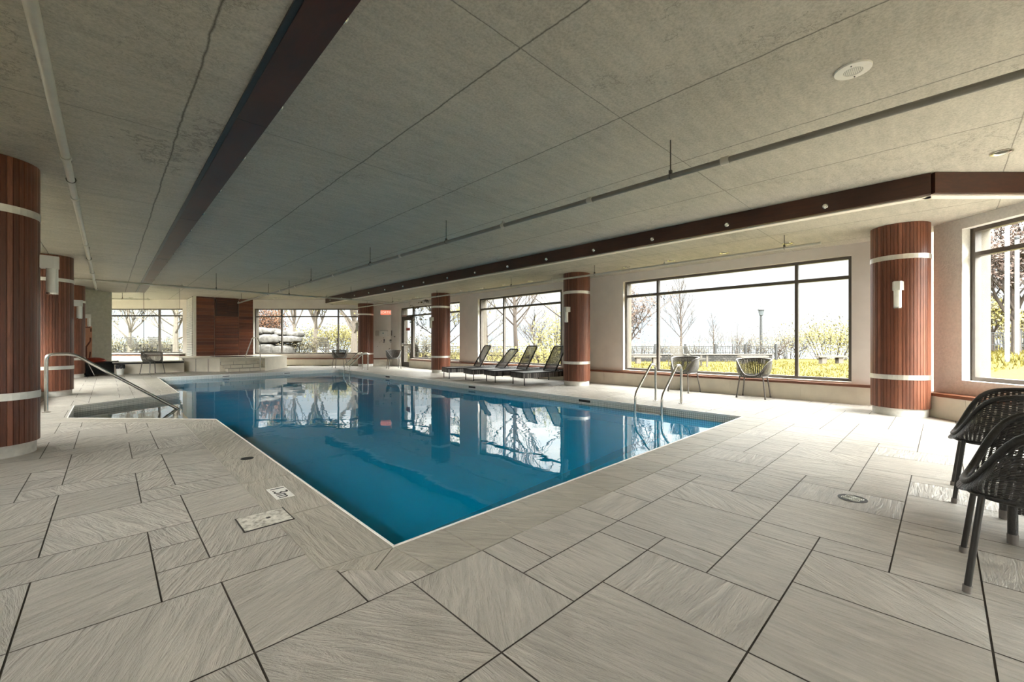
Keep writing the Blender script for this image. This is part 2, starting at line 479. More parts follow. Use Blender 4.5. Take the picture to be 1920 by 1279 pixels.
cpiece([(.94, 1.94), (1.16, 1.725), (1.12, 2.09)], .2); cpiece([(.75, 2.13), (.94, 1.94), (1.12, 2.09)], .15)
ys = [2.09, 2.95, 3.85, 4.75, 5.65, 6.5, 7.34]
for i in range(len(ys)-1):
    a, b = ys[i], ys[i+1]
    if i == 0: cpiece([(.75, 2.13), (1.12, 2.09), (1.12, b), (.75, b)], .0)
    elif i == len(ys)-2: cpiece([(.75, a), (1.12, a), (1.12, 7.36), (.75, 7.305)], .02)
    else: cpiece([(.75, a), (1.12, a), (1.12, b), (.75, b)], .02*i)
al = [(1.12, 7.36), (.6, 7.925), (.08, 8.475), (-.44, 9.01)]; ao = [(.75, 7.305), (.285, 7.81), (-.18, 8.315), (-.646, 8.82)]
for i in range(3): cpiece([al[i], al[i+1], ao[i+1], ao[i]], .1)
ys = [11.99]+[12.5+.9*i for i in range(6)]+[17.4]
cpiece([(1.08, 11.75), (1.12, 11.77), (1.12, 12.5), (.75, 12.5), (.75, 11.99)])
for i in range(1, len(ys)-1): cpiece([(.75, ys[i]), (1.12, ys[i]), (1.12, ys[i+1]), (.75, ys[i+1])], .02*i)
for i in range(17): cpiece([(6.87, 1.725+i*.94), (7.2, 1.725+i*.94), (7.2, 1.725+(i+1)*.94), (6.87, 1.725+(i+1)*.94)], .02*i)
xs = [.75+.7*i for i in range(9)]+[6.87]
for i in range(len(xs)-1): cpiece([(xs[i], 17.4), (xs[i+1], 17.4), (xs[i+1], 17.71), (xs[i], 17.71)], .3)
cop.build('coping', M['coping'], pool, col=True)
lip = MB()
for i in range(len(IN)):
    a = Vector((*IN[i], 0)); b = Vector((*IN[(i+1) % len(IN)], 0)); t = (b-a).normalized(); n = Vector((-t.y, t.x, 0))
    T = lambda s_, n_, z_, a=a, t=t, n=n: a+t*s_+n*n_+Vector((0, 0, z_))
    lip.box(0, (b-a).length, -.002, .012, -.03, .004, T)
lip.build('white_edge_lip', M['white'], pool)
DEPTH = -.40
band = MB(); lower = MB()
for i in range(len(IN)):
    a, b = IN[i], IN[(i+1) % len(IN)]
    dx, dy = b[0]-a[0], b[1]-a[1]; L_ = math.hypot(dx, dy); nx_, ny_ = -dy/L_*.006, dx/L_*.006
    a = (a[0]+nx_, a[1]+ny_); b = (b[0]+nx_, b[1]+ny_)
    band.face([(*a, -.004), (*b, -.004), (*b, -.26), (*a, -.26)])
    lower.face([(*a, -.26), (*b, -.26), (*b, DEPTH), (*a, DEPTH)])
band.build('waterline_mosaic', M['mosaic'], pool)
lower.build('basin_wall', M['mosaic_blue'], pool)
fb = MB(); fb.face([(1.0, 2.0, DEPTH), (6.95, 2.0, DEPTH), (6.95, 17.5, DEPTH), (1.0, 17.5, DEPTH)])
fb.build('basin_floor', M['pool_blue'], pool)
st = MB()
AL = [(1.12, 7.36), (1.12, 11.77), (-.44, 10.67), (-.44, 9.01)]
for x0, x1, z in ((-.44, .0, -.22), (.0, .4, -.27), (.4, .8, -.32), (.8, 1.12, -.36)):
    q = clip(AL, [(x0, 0), (x1, 0), (x1, 20), (x0, 20)])
    if len(q) > 2: st.prism(q, DEPTH, z)
st.build('entry_step', M['mosaic_pale'], pool)
lane = MB(); lane.face([(1.1, 2.60, DEPTH+.004), (6.9, 3.19, DEPTH+.004), (6.9, 3.34, DEPTH+.004), (1.1, 2.80, DEPTH+.004)])
lane.build('dark_floor_line', M['lane'], pool)
wt = MB(); wt.face([(*p, -.12) for p in IN])
wt.build('water', M['water'], pool)
# skimmer slots and depth plates in the waterline band
for nm, (x, y) in (('far', (2.95, 17.38)), ('far', (4.9, 17.38))):
    b = MB(); b.box(x-.14, x+.14, y-.004, y+.002, -.085, -.035); b.box(x-.14, x+.14, y+.03, y+.13, .0015, .004)
    b.build('depth_marker', M['white'], pool)
    c = MB(); c.box(x-.10, x+.10, y-.006, y-.003, -.07, -.05); c.box(x-.10, x+.10, y+.06, y+.10, .0035, .005)
    c.build('marker_lettering', M['dark'], pool)
for y in (13.2, 8.6, 5.0):
    b = MB(); b.box(6.86, 6.872, y-.14, y+.14, -.08, -.035); b.build('depth_marker', M['dark'], pool)

# depth tile with lettering on the coping
def text_mesh(txt, size, name):
    cu = bpy.data.curves.new(name+'_cu', 'FONT'); cu.body = txt; cu.size = size; cu.align_x = 'CENTER'; cu.align_y = 'CENTER'; cu.extrude = .0008
    o = bpy.data.objects.new('tmp', cu); COL.objects.link(o)
    dg = bpy.context.evaluated_depsgraph_get(); me = bpy.data.meshes.new_from_object(o.evaluated_get(dg))
    bpy.data.objects.remove(o); return me
dm = MB(); dm.box(.86, .98, 3.29, 3.57, .0012, .003); dmo = dm.build('depth_plate', M['white'], pool)
me = text_mesh('1.3m', .135, 'depth'); me.materials.append(M['dark'])
to = bpy.data.objects.new('depth_number', me); COL.objects.link(to); to.parent = pool
to.location = Vector((.92, 3.43, .0045))-Vector((4, 9.5, 0)); to.rotation_euler = (0, 0, -PI/2)

# skimmer lids & drains
sk = MB(); sk.box(.58, .84, 2.86, 3.10, .002, .006)
so = thing('skimmer_cover', 'square stone-grey skimmer cover set in the tiles near the 1.3m mark', 'skimmer cover', (.71, 2.98, 0))
t = NT('pitted_cover'); n = t.noise(t.coord(), 26, 5, .7); t.base(t.ramp(n, [(.35, (.2, .18, .15)), (.5, (.5, .47, .41)), (.7, (.68, .64, .57))])); t.rough(.7); t.bump(n, .6, .01); M['pitted'] = t.m
sk.build('lid', M['pitted'], so)
fr_ = MB()
for b in ((.572, .58, 2.852, 3.108), (.84, .848, 2.852, 3.108), (.572, .848, 2.852, 2.86), (.572, .848, 3.10, 3.108)): fr_.box(*b, .0015, .0045)
fr_.build('rim', M['dark'], so)
hk = MB(); hk.lathe([(.014, .006), (.014, .0075)], 10, (.73, 2.98, 0)); hk.build('finger_hole', M['dark'], so)

def round_drain(x, y, r, label, name='floor_drain', pat=True):
    th = thing(name, label, 'drain', (x, y, 0))
    a = MB(); a.lathe([(r, .0012), (r, .0035), (r*.86, .0035), (r*.93, .0015)], 28, (x, y, 0)); a.build('rim', M['dark'], th, smooth=True)
    b = MB(); b.lathe([(r*.93, .0008), (r*.93, .0016)], 28, (x, y, 0)); b.build('dark_well', M['dark'], th)
    if pat:
        c = MB()
        for k in range(4):
            ca = k*PI/2+.4
            cxx, cyy = x+r*.42*math.cos(ca), y+r*.42*math.sin(ca)
            for q in (.34, .2, .07):
                c.tube([(cxx+r*q*math.cos(w), cyy+r*q*math.sin(w), .0035) for w in [2*PI*i/14 for i in range(14)]], r*.035, 4, closed=True)
        c.build('grate', M['cream_metal'], th)
    return th
round_drain(3.83, .45, .085, 'round steel scroll drain in the pale floor near the wicker chairs')
round_drain(.96, 4.66, .055, 'small round lid in the coping beyond the 1.3m mark', 'valve_lid', False)

# ================================================================ CEILING
roof = MB()
roof.prism([(-3.12, -6.42), (3.49, -6.42), (10.17, .515), (10.17, 18.57), (-3.12, 31.4)], 3.17, 3.5)
rf = struct(roof, 'ceiling', M['ceil_main'], origin=(4, 8, 3.17))
fe = lambda s: (7.17+F[0]*s, 19.6+F[1]*s)
re_ = lambda s: (7.17+R[0]*s, .1+R[1]*s)
softR = [(7.17, .1), re_(1.6), (10.1, .45), (10.1, 18.6), fe(.9), (7.17, 19.6)]
s2 = MB(); s2.prism(softR, 2.92, 3.17); o = s2.build('window_side_soffit', M['ceil_soffit'], rf)
softL = [(-3.0, -6.6), (.90, -6.6), (.90, 19.98), (.05, 20.80), (-3.0, 17.65)]
s3 = MB(); s3.prism(softL, 2.92, 3.17); s3.build('left_side_soffit', M['ceil_soffit'], rf)

def beamseg(mb, a, b, th, z0, z1):
    a = Vector((*a, 0)); b = Vector((*b, 0)); t = (b-a); L = t.length; t.normalize(); n = Vector((-t.y, t.x, 0))
    mb.box(0, L, 0, th, z0, z1, lambda s_, n_, z_: a+t*s_+n*n_+Vector((0, 0, z_)))
# right wood fascia
rb = thing('wood_ceiling_beam', 'dark wood beam along the window side of the raised ceiling, bent at both ends', 'beam', (7.17, 9, 2.9))
m = MB(); beamseg(m, (7.17, .1), (7.17, 19.6), .05, 2.915, 3.165); m.build('long_board', M['wood_beam'], rb)
m = MB(); beamseg(m, re_(1.55), (7.17, .1), .05, 2.915, 3.165); m.build('near_return_board', M['wood_beam'], rb)
m = MB(); beamseg(m, (7.17, 19.6), fe(.75), .05, 2.915, 3.165); m.build('far_return_board', M['wood_beam'], rb)
m = MB(); beamseg(m, (7.19, .1), (7.19, 19.6), -.12, 2.90, 2.915); beamseg(m, re_(1.55), (7.17, .1), -.12, 2.90, 2.915)
m.build('cream_underside_trim', M['plaster'], rb)
lb = thing('wood_ceiling_beam', 'dark wood beam running down the left side of the raised ceiling', 'beam', (.83, 7, 2.88))
m = MB(); m.box(.735, .945, -6, 19.95, 2.90, 3.165); m.build('beam_box', M['wood_beam'], lb)
m = MB(); m.box(.70, .735, -6, 19.95, 2.905, 2.92); m.build('gap_shade_strip', M['black'], lb)  # black strip stands in for the shade in the gap beside the beam
m = MB()
for y in (-3, 3.9, 7.6, 11.6, 15.6): m.box(.7345, .9455, y, y+.004, 2.8985, 2.9)
m.build('board_joint', M['black'], lb)
def spot_proto(sx):
    """small round spotlight on a beam, projecting along local +x*sx"""
    th = thing('beam_spotlight', '', 'spotlight')
    a = MB(); a.lathe([(.040, 0), (.040, .010*sx), (.030, .022*sx), (.022, .022*sx)], 16, (0, 0, 0), 'X'); a.build('bezel', M['steel'], th, smooth=True, local=True)
    b = MB(); b.lathe([(.022, .02*sx), (.018, .03*sx), (.006, .036*sx)], 12, (0, 0, 0), 'X'); b.build('lens', M['frost'], th, smooth=True, local=True)
    return th
spR = None
for i in range(15):
    y = 1.13+1.275*i
    if y > 19.2: break
    lab = 'small round spotlight on the window-side wood beam, one of an evenly spaced row'
    if spR is None: spR = spot_proto(-1); spR.location = (7.118, y, 3.0); spR['label'] = lab; spR['group'] = 'spotlights on the window-side beam'; o = spR
    else: o = dup(spR, (7.118, y, 3.0), 0, lab, 'spotlights on the window-side beam')
spL = None
for i in range(14):
    y = 2.36+1.235*i
    lab = 'small round spotlight on the left wood beam, one of an evenly spaced row'
    if spL is None: spL = spot_proto(1); spL.location = (.947, y, 2.96); spL['label'] = lab; spL['group'] = 'spotlights on the left beam'
    else: dup(spL, (.947, y, 2.96), 0, lab, 'spotlights on the left beam')

# ---------------------------------------------------------------- ceiling fittings
sp = thing('ceiling_speaker', 'large round white speaker grille flush in the concrete ceiling', 'speaker', (4.02, .47, 3.17))
a = MB(); a.lathe([(.115, 0), (.112, -.012), (.06, -.016), (.058, -.012)], 36); a.build('ring', M['white'], sp, smooth=True, local=True)
t = NT('perforated_grille'); vo = t.add('ShaderNodeTexVoronoi'); t.put(vo.inputs['Vector'], t.coord()); vo.inputs['Scale'].default_value = 90; vo.inputs['Randomness'].default_value = 0
t.base(t.ramp(vo.outputs[0], [(.3, (.12, .12, .11)), (.42, (.7, .68, .62))])); t.rough(.5); M['grille'] = t.m
a = MB(); a.lathe([(.058, -.012), (.04, -.0135), (.002, -.0145)], 24); a.build('grille', M['grille'], sp, smooth=True, local=True)
a = MB(); a.box(.08, .088, -.004, .004, -.02, -.013); a.build('clip', M['dark'], sp, local=True)
a = MB(); a.box(-.088, -.08, -.004, .004, -.02, -.013); a.build('clip', M['dark'], sp, local=True)

def downlight_proto():
    th = thing('recessed_downlight', '', 'downlight')
    a = MB(); a.lathe([(.09, 0), (.088, -.012), (.066, -.010), (.055, .0)], 24); a.build('trim_ring', M['steel'], th, smooth=True, local=True)
    b = MB(); b.lathe([(.055, -.003), (.002, -.0035)], 20); b.build('lamp', M['dark'], th, local=True)
    return th
dl = downlight_proto()
dl.location = (6.91, -.44, 3.17); dl['label'] = 'recessed downlight in the raised ceiling beside the bend of the beam'
for i, (x, y) in enumerate([(8.85, 1.96), (8.87, 3.05), (8.87, 4.15), (8.88, 5.25), (8.88, 8.4), (8.88, 9.5), (8.88, 10.6), (8.88, 11.7), (8.88, 14.6), (8.88, 16.0)]):
    dup(dl, (x, y, 2.92), 0, 'recessed downlight in the lowered ceiling above the window walkway', 'downlights above the window walkway')
for x, y in [(5.52, 21.4), (6.85, 20.05), (.74, 25.9)]:
    dup(dl, (x, y, 3.17), 0, 'recessed downlight in the far end of the raised ceiling', 'downlights at the far end')

# ---------------------------------------------------------------- sprinkler pipes
def pipe_run(label, a, b, r, ztop, hangers, heads, name='sprinkler_pipe', couplings=(), pm='pipe'):
    a = Vector(a); b = Vector(b); th = thing(name, label, 'pipe', a)
    m = MB(); m.tube([a, b], r, 14); m.build('pipe', M[pm], th, smooth=True)
    d = (b-a).normalized()
    for s_ in hangers:
        p = a+d*s_; h = MB(); h.tube([(p.x, p.y, ztop), (p.x, p.y, p.z+r)], .006, 6)
        h.tube([(p.x+r*1.15*math.cos(w)*abs(d.y), p.y+r*1.15*math.cos(w)*abs(d.x), p.z+r*1.15*math.sin(w)+.004) for w in [2*PI*i/14 for i in range(14)]], .005, 5, closed=True)
        h.box(p.x-.014, p.x+.014, p.y-.014, p.y+.014, p.z+r, p.z+r+.035)
        h.build('hanger', M['hanger'], th)
    for s_ in couplings:
        p = a+d*s_; h = MB(); h.tube([p-d*.035, p+d*.035], r*1.32, 14); h.build('coupling', M['pipe'], th, smooth=True)
    for s_ in heads:
        p = a+d*s_; h = MB(); h.tube([p-d*.03, p+d*.03], r*1.3, 12)
        h.tube([(p.x, p.y, p.z), (p.x, p.y, p.z+r+.03)], r*.7, 10)
        h.tube([(p.x, p.y, p.z+r+.03), (p.x, p.y, p.z+r+.055)], .006, 6)
        h.lathe([(.018, p.z+r+.055), (.018, p.z+r+.058)], 10, (p.x, p.y, 0)); h.build('sprinkler_head', M['pipe'], th, smooth=True)
    return th
pipe_run('long grey sprinkler pipe crossing over the pool, hung on rods', (4.12, -3.0, 2.8), (4.0, 21.0, 2.8), .028, 3.17, [4.92, 8.8, 11.6, 15.2, 19.4, 23.4], [7.4, 13.6, 18.0, 23.95], couplings=(4.4, 5.9, 10.3, 16.5), pm='pipe_dark')
pipe_run('white sprinkler pipe on the left side, coming towards the viewer', (-.26, -3, 2.7), (-.26, 17.6, 2.7), .028, 2.92, [8.9, 14.2, 20.3], [8.2, 12.6], couplings=(9.6, 16.4))
pipe_run('sprinkler cross pipe spanning the far end of the pool', (-.7, 14.9, 2.69), (8.05, 15.15, 2.69), .026, 3.17, [3.0, 5.0, 7.1], [2.2, 6.2], couplings=(.8, 8.3))
pipe_run('thin sprinkler pipe above the window walkway', (8.15, 1.35, 2.70), (8.15, 18.6, 2.70), .022, 2.92, [.5, 4.3, 7.1, 10.8, 13.9, 16.2], [2.6, 5.6, 9.0, 12.4], couplings=(3.4, 7.9))
pipe_run('short sprinkler branch behind the glass partition', (-.3, 23.4, 2.86), (1.2, 22.2, 2.84), .024, 3.17, [.9], [1.85])

# ================================================================ WALLS
def frameT(P, t, n):
    return lambda s_, n_, z_: Vector((P[0]+t[0]*s_+n[0]*n_, P[1]+t[1]*s_+n[1]*n_, z_))
def wall(name, T, s0, s1, ops, th, ztop, mat, zb=-.1):
    mb = MB(); s = s0; outer = MB()
    for (a, b, za, zb_) in sorted(ops):
        if a-s > .001: mb.box(s, a, 0, th*.28, zb, ztop, T); outer.box(s, a, th*.28, th, zb, ztop, T)
        if za > zb: mb.box(a, b, 0, th*.28, zb, za, T); outer.box(a, b, th*.28, th, zb, za, T)
        mb.box(a, b, 0, th*.28, zb_, ztop, T); outer.box(a, b, th*.28, th, zb_, ztop, T)
        s = b
    mb.box(s, s1, 0, th*.28, zb, ztop, T); outer.box(s, s1, th*.28, th, zb, ztop, T)
    w = struct(mb, name, mat); outer.build('outer_cladding', M['outer'], w); return w
WN = [0]
def window(T, s0, s1, z0, z1, mulls, transom, dep=.10, door=None, fw=.055):
    WN[0] += 1
    m = MB(); D0, D1 = dep, dep+.09
    ins = [s0, s1]
    m.box(s0, s0+fw, D0, D1, z0, z1, T); m.box(s1-fw, s1, D0, D1, z0, z1, T)
    m.box(s0+fw, s1-fw, D0, D1, z0, z0+fw, T); m.box(s0+fw, s1-fw, D0, D1, z1-fw, z1, T)
    edges = [s0+fw]
    for q in mulls:
        m.box(q-fw/2, q+fw/2, D0-.005, D1-.005, z0+fw, z1-fw, T); edges += [q-fw/2, q+fw/2]
    edges.append(s1-fw)
    for i in range(0, len(edges), 2): m.box(edges[i], edges[i+1], D0, D1, transom-fw*.55, transom+fw*.55, T)
    o = m.build('window_%d' % WN[0], M['frame']); o['kind'] = 'structure'
    g = MB()
    g.box(s0+fw/2, s1-fw/2, dep+.04, dep+.046, z0+fw/2, z1-fw/2, T)
    g.build('window_pane', M['glass'], o)
    return o
TR = frameT((9.75, 0), (0, 1), (1, 0))
wall('wall_right', TR, .0, 18.45, [(1.16, 5.86, .395, 2.715), (7.93, 11.87, .395, 2.715), (12.98, 16.62, .395, 2.715), (16.62, 17.60, .0, 2.715)], .42, 2.93, M['plaster'])
window(TR, 1.16, 5.86, .395, 2.715, [2.03, 4.95], 2.33)
window(TR, 7.93, 11.87, .395, 2.715, [8.03, 10.6], 2.33)
window(TR, 12.98, 16.62, .395, 2.715, [], 2.33)
# door section
m = MB(); D0, D1 = .10, .19
m.box(16.622, 16.64, D0+.02, D1, 0, 2.715, TR); m.box(17.54, 17.60, D0, D1, 0, 2.715, TR); m.box(16.68, 17.54, D0, D1, 2.28, 2.36, TR); m.box(16.68, 17.54, D0, D1, 2.66, 2.715, TR)
dr = m.build('door_1', M['frame']); dr['kind'] = 'structure'
m = MB(); m.box(16.68, 16.78, D0+.01, D1-.01, .01, 2.28, TR); m.box(17.38, 17.54, D0+.01, D1-.01, .01, 2.28, TR); m.box(16.78, 17.38, D0+.01, D1-.01, 2.14, 2.28, TR); m.box(16.78, 17.38, D0+.01, D1-.01, .01, .22, TR)
m.build('door_leaf', M['frame'], dr)
m = MB(); m.box(16.76, 17.40, .145, .15, .2, 2.16, TR); m.box(16.66, 17.56, .145, .15, 2.34, 2.68, TR); m.build('door_pane', M['glass'], dr)
m = MB(); m.box(16.75, 17.50, .055, .085, .98, 1.03, TR); m.box(17.42, 17.52, .05, .10, .94, 1.08, TR); m.build('push_bar', M['steel'], dr)
m = MB(); m.box(17.0, 17.5, .03, .09, 2.29, 2.36, TR); m.build('door_closer', M['steel'], dr)
t = NT('red_sign'); t.base((.42, .05, .035)); t.rough(.5); M['red'] = t.m
m = MB(); m.box(16.90, 17.22, .128, .138, 1.66, 1.78, TR); m.build('red_notice_sticker', M['red'], dr)

TN = frameT((R[0]*6.55, R[1]*6.55), F, R)
wall('wall_near_right', TN, -5.6, 6.48, [(-4.4, .4, .565, 2.77), (1.3, 6.07, .565, 2.77)], .42, 3.2, M['plaster_near'])
window(TN, 1.3, 6.07, .565, 2.77, [2.2, 5.15], 2.39, dep=.13)
window(TN, -4.4, .4, .565, 2.77, [-.5, -3.5], 2.39, dep=.13)  # second window, out of view behind the camera, added for daylight
TF = frameT((F[0]*20.0, F[1]*20.0), R, F)
def rpx(px, d=20.1): return (px-960)/782*d
wall('wall_far', TF, -23.2, rpx(736), [(rpx(207)-3.0, rpx(345.5), .60, 2.744), (rpx(478), rpx(690), .562, 2.744)], .42, 3.2, M['plaster'])
window(TF, rpx(478), rpx(690), .562, 2.744, [rpx(528), rpx(634)], 2.36)
window(TF, rpx(207)-3.0, rpx(345.5), .60, 2.744, [rpx(298), rpx(205)], 2.40)
# cream textured wall on the left
t = NT('ribbed_cream_tile'); p = t.pos(); x, y, z = t.sep(p)
g1 = t.math('LESS_THAN', t.math('FRACT', t.math('DIVIDE', z, .032)), .22)
n = t.noise(p, 9, 4, .6)
t.base(t.mix(g1, t.ramp(n, [(.3, (.54, .52, .43)), (.7, (.68, .66, .56))]), (.40, .385, .32))); t.rough(.7); t.bump(t.math('SUBTRACT', n, g1), .3, .01); M['cream_tile'] = t.m
TL = frameT((R[0]*-14.45, R[1]*-14.45), F, R)
m = MB(); m.box(10.9, 15.06, -.22, 0, -.1, 3.2, TL); struct(m, 'wall_left_far', M['cream_tile'])
TLW = frameT((-2.6, 0), (0, 1), (-1, 0))
wall('wall_left', TLW, -6.6, 18.2, [(1.0, 5.5, 1.9, 2.72), (7.0, 12.0, 1.5, 2.72), (13.2, 17.2, 1.1, 2.72)], .42, 3.2, M['plaster'])
for a_, b_, c_ in ((1.0, 5.5, 1.9), (7.0, 12.0, 1.5), (13.2, 17.2, 1.1)): window(TLW, a_, b_, c_, 2.72, [a_+1, b_-1], 2.33)  # unseen high windows, invented to let more daylight into the left side
TBW = frameT((0, -6.0), (1, 0), (0, -1))
wall('wall_back', TBW, -2.9, 3.6, [(-.8, 3.1, .4, 2.8)], .42, 3.2, M['plaster'])
window(TBW, -.8, 3.1, .4, 2.8, [.4, 1.8], 2.33)  # unseen window added behind the camera to brighten the hall
TLE = frameT((-2.7, 0), (0, 1), (-1, 0))
wall('wall_left_end', TLE, 18.2, 30.6, [(19.6, 23.6, .5, 2.8), (24.6, 29.4, .5, 2.8)], .42, 3.2, M['plaster'])
window(TLE, 19.6, 23.6, .5, 2.8, [20.6], 2.4); window(TLE, 24.6, 29.4, .5, 2.8, [25.6], 2.4)  # unseen windows added to light the far left end

# plinths with wood sills
def plinth(name, T, s0, s1, proj, h=.315, sill=True, sn=1):
    m = MB(); n = max(1, int((s1-s0)/.62)); L = (s1-s0)/n
    for i in range(n):
        m.box(s0+i*L+.002, s0+(i+1)*L-.002, -proj, .0, 0, h, T, col=(.25, random.random(), random.random()))
    m.box(s0, s1, -proj+.006, .0, 0, h-.003, T, col=(.25, .5, .2))
    o = m.build(name, M['tile_wall'], col=True); o['kind'] = 'structure'
    if sill:
        w = MB(); w.box(s0, s1, -proj-.02, .0, h, h+.045, T); w.build('wood_sill', M['wood_sill'], o, bevel=.005)
    return o
plinth('trim_1', TR, .65, 16.60, .09)
plinth('trim_2', TN, -5.5, 6.45, .22)
plinth('trim_3', TF, rpx(539)-.4, rpx(735, 19.9), .12)
plinth('trim_4', TF, -21.5, rpx(350), .3, .48)
m = MB(); m.box(-21.5, rpx(350), -.30, .1, .56, .60, TF); m.box(-21.5, rpx(350), -.12, 0, .40, .44, TF)
struct(m, 'trim_5', M['base_white'])

# ---------------------------------------------------------------- wood panel block
pb = thing('wood_panel_block', 'tall mahogany clad block with louvres between the two far windows', 'wood panelling', (3.8, 23.2, 0))
m = MB(); m.box(2.78, 5.0, 23.04, 25.6, 0, 3.165); m.build('core', M['plaster'], pb)
def plankwall(mb, x0, x1, y, z0, z1, pitch, start, th=.03):
    k = 0; z = z0
    while z < z1-.01:
        h = min(pitch, z1-z); mb.box(x0, x1, y-th, y, z+.003, z+h, uv=(start+k+.5, 0)); k += 1; z += pitch
m = MB(); plankwall(m, 2.80, 3.46, 23.04, .4, 3.16, .15, 0); m.build('left_planks', M['wood_panel'], pb)
m = MB(); plankwall(m, 3.50, 4.40, 23.03, .4, 2.32, .07, 50); m.build('centre_planks', M['wood_panel'], pb)
m = MB(); plankwall(m, 4.43, 5.0, 23.04, .4, 3.16, .15, 120); m.build('right_planks', M['wood_panel'], pb)
m = MB(); m.box(3.50, 4.40, 23.0, 23.03, 2.32, 3.16, uv=(200.5, 0)); m.build('louvre_backing', M['dark'], pb)
m = MB()
for k in range(15): 
    z = 2.36+k*.048; m.box(3.53, 3.945, 22.965, 23.0, z, z+.016, uv=(201.5+k, 0)); m.box(3.955, 4.37, 22.965, 23.0, z, z+.016, uv=(231.5+k, 0))
m.box(3.50, 4.40, 22.965, 23.0, 3.07, 3.16, uv=(250.5, 0))
m.build('louvre', M['wood_panel'], pb)
m = MB()
for x in (3.485, 4.415): m.box(x-.012, x+.012, 22.99, 23.0, .4, 3.1, uv=(203.5, 0))
m.build('pale_edge_strip', M['wood_sill'], pb)
m = MB(); m.box(2.70, 2.80, 23.0, 23.08, .4, 3.165); m.build('white_corner_post', M['white'], pb)
m = MB(); m.box(2.70, 2.74, 23.12, 25.3, .4, 3.165); m.build('side_cabinet_face', M['dark'], pb)
m = MB()
for k in range(54):
    z = .45+k*.05; m.box(2.66, 2.70, 23.15, 24.9, z, z+.024)
m.build('side_louvre', M['white'], pb)

# ---------------------------------------------------------------- glass partition
gp = thing('glass_partition', 'frameless glass partition on a low tiled ledge at the far left end', 'glass partition', (1.0, 20.1, 0))
pl = MB()
for i in range(3):
    pl.box(.15+i*.64, .15+(i+1)*.64-.003, 20.0, 20.42, 0, .40, col=(.25, random.random(), random.random()))
pl.build('tiled_ledge', M['tile_wall'], gp, col=True)
m = MB(); m.box(.1, 2.07, 19.985, 20.43, .40, .43); m.build('ledge_cap', M['base_white'], gp, bevel=.004)
m = MB(); m.box(.12, 2.06, 19.99, 20.0, .345, .398); m.build('dark_fascia_strip', M['dark'], gp)  # dark fascia below the ledge cap
def gpanel(a, b, z0, z1):
    a = Vector((*a, 0)); b = Vector((*b, 0)); t = (b-a); L = t.length-.008; t.normalize(); n = Vector((-t.y, t.x, 0))
    m = MB(); m.box(0, L, 0, .010, z0, z1, lambda s_, n_, z_: a+t*s_+n*n_+Vector((0, 0, z_))); m.build('glass_panel', M['glass_part'], gp)
    e = MB(); e.box(L, L+.008, 0, .012, z0, z1, lambda s_, n_, z_: a+t*s_+n*n_+Vector((0, 0, z_))); e.build('joint_seal', M['frame'], gp)
gpanel((.08, 20.78), (.92, 20.06), .43, 2.92); gpanel((.92, 20.06), (1.95, 20.12), .43, 3.16); 
m = MB(); beamseg(m, (.05, 20.80), (.94, 19.98), .03, 2.915, 2.95); m.build('top_channel', M['cream_metal'], gp)

# ---------------------------------------------------------------- raised hot tub
ht = thing('hot_tub', 'raised tiled hot tub platform with steps in front of the wood block', 'hot tub', (4.0, 20.5, 0))
def tcol(a=.25): return (a, random.random(), random.random())
m = MB()
body = [(2.05, 20.38), (3.05, 19.12), (4.48, 19.12), (5.72, 20.34), (5.72, 22.95), (2.05, 22.95)]
m.prism(body, 0, .49, tcol()); m.build('tiled_body', M['tile_wall'], ht, col=True)
m = MB()
for s_ in (.02, .36, .69):
    px_, py_ = 2.05+1.0*s_, 20.38-1.26*s_; m.box(px_-.006, px_+.006, py_-.012, py_+.004, .0, .49)
m.build('grout_shade_line', M['grout'], ht)
m = MB(); m.prism([(x+(-.015 if x < 3.5 else .015), y-.015) for x, y in body], .49, .515, tcol()); m.build('stone_rim', M['tile_wall'], ht, col=True)
for k, (y, z, xl, xr) in enumerate(((18.50, .13, 3.22, 4.42), (18.72, .26, 3.13, 4.45), (18.94, .385, 3.04, 4.48))):
    m = MB(); n = 3; L = (xr-xl)/n
    for i in range(n): m.box(xl+i*L+.002, xl+(i+1)*L-.002, y, 19.3, z-.125, z, col=tcol())
    so2 = m.build('step', M['tile_wall'], ht, col=True, bevel=.004)
    j = MB(); j.box(xl, xr, y-.003, y+.003, z-.128, z-.118)  # dark strip paints shade at the riser foot; the uprights are grout
    for i in range(4):
        q = xl+(xr-xl)*(i+.5*(k % 2))/3.5; j.box(q, q+.008, y-.003, y+.003, z-.125, z)
    j.build('grout_shade_line', M['grout'], so2)
m = MB(); m.prism([(4.42, 18.50), (5.72, 20.34), (5.4, 20.34), (4.42, 19.3)], 0, .49, tcol()); m.build('side_wall', M['tile_wall'], ht, col=True)
m = MB(); m.lathe([(.85, .516), (.85, .518)], 32, (3.9, 21.3, 0)); m.build('tub_water', M['water'], ht)
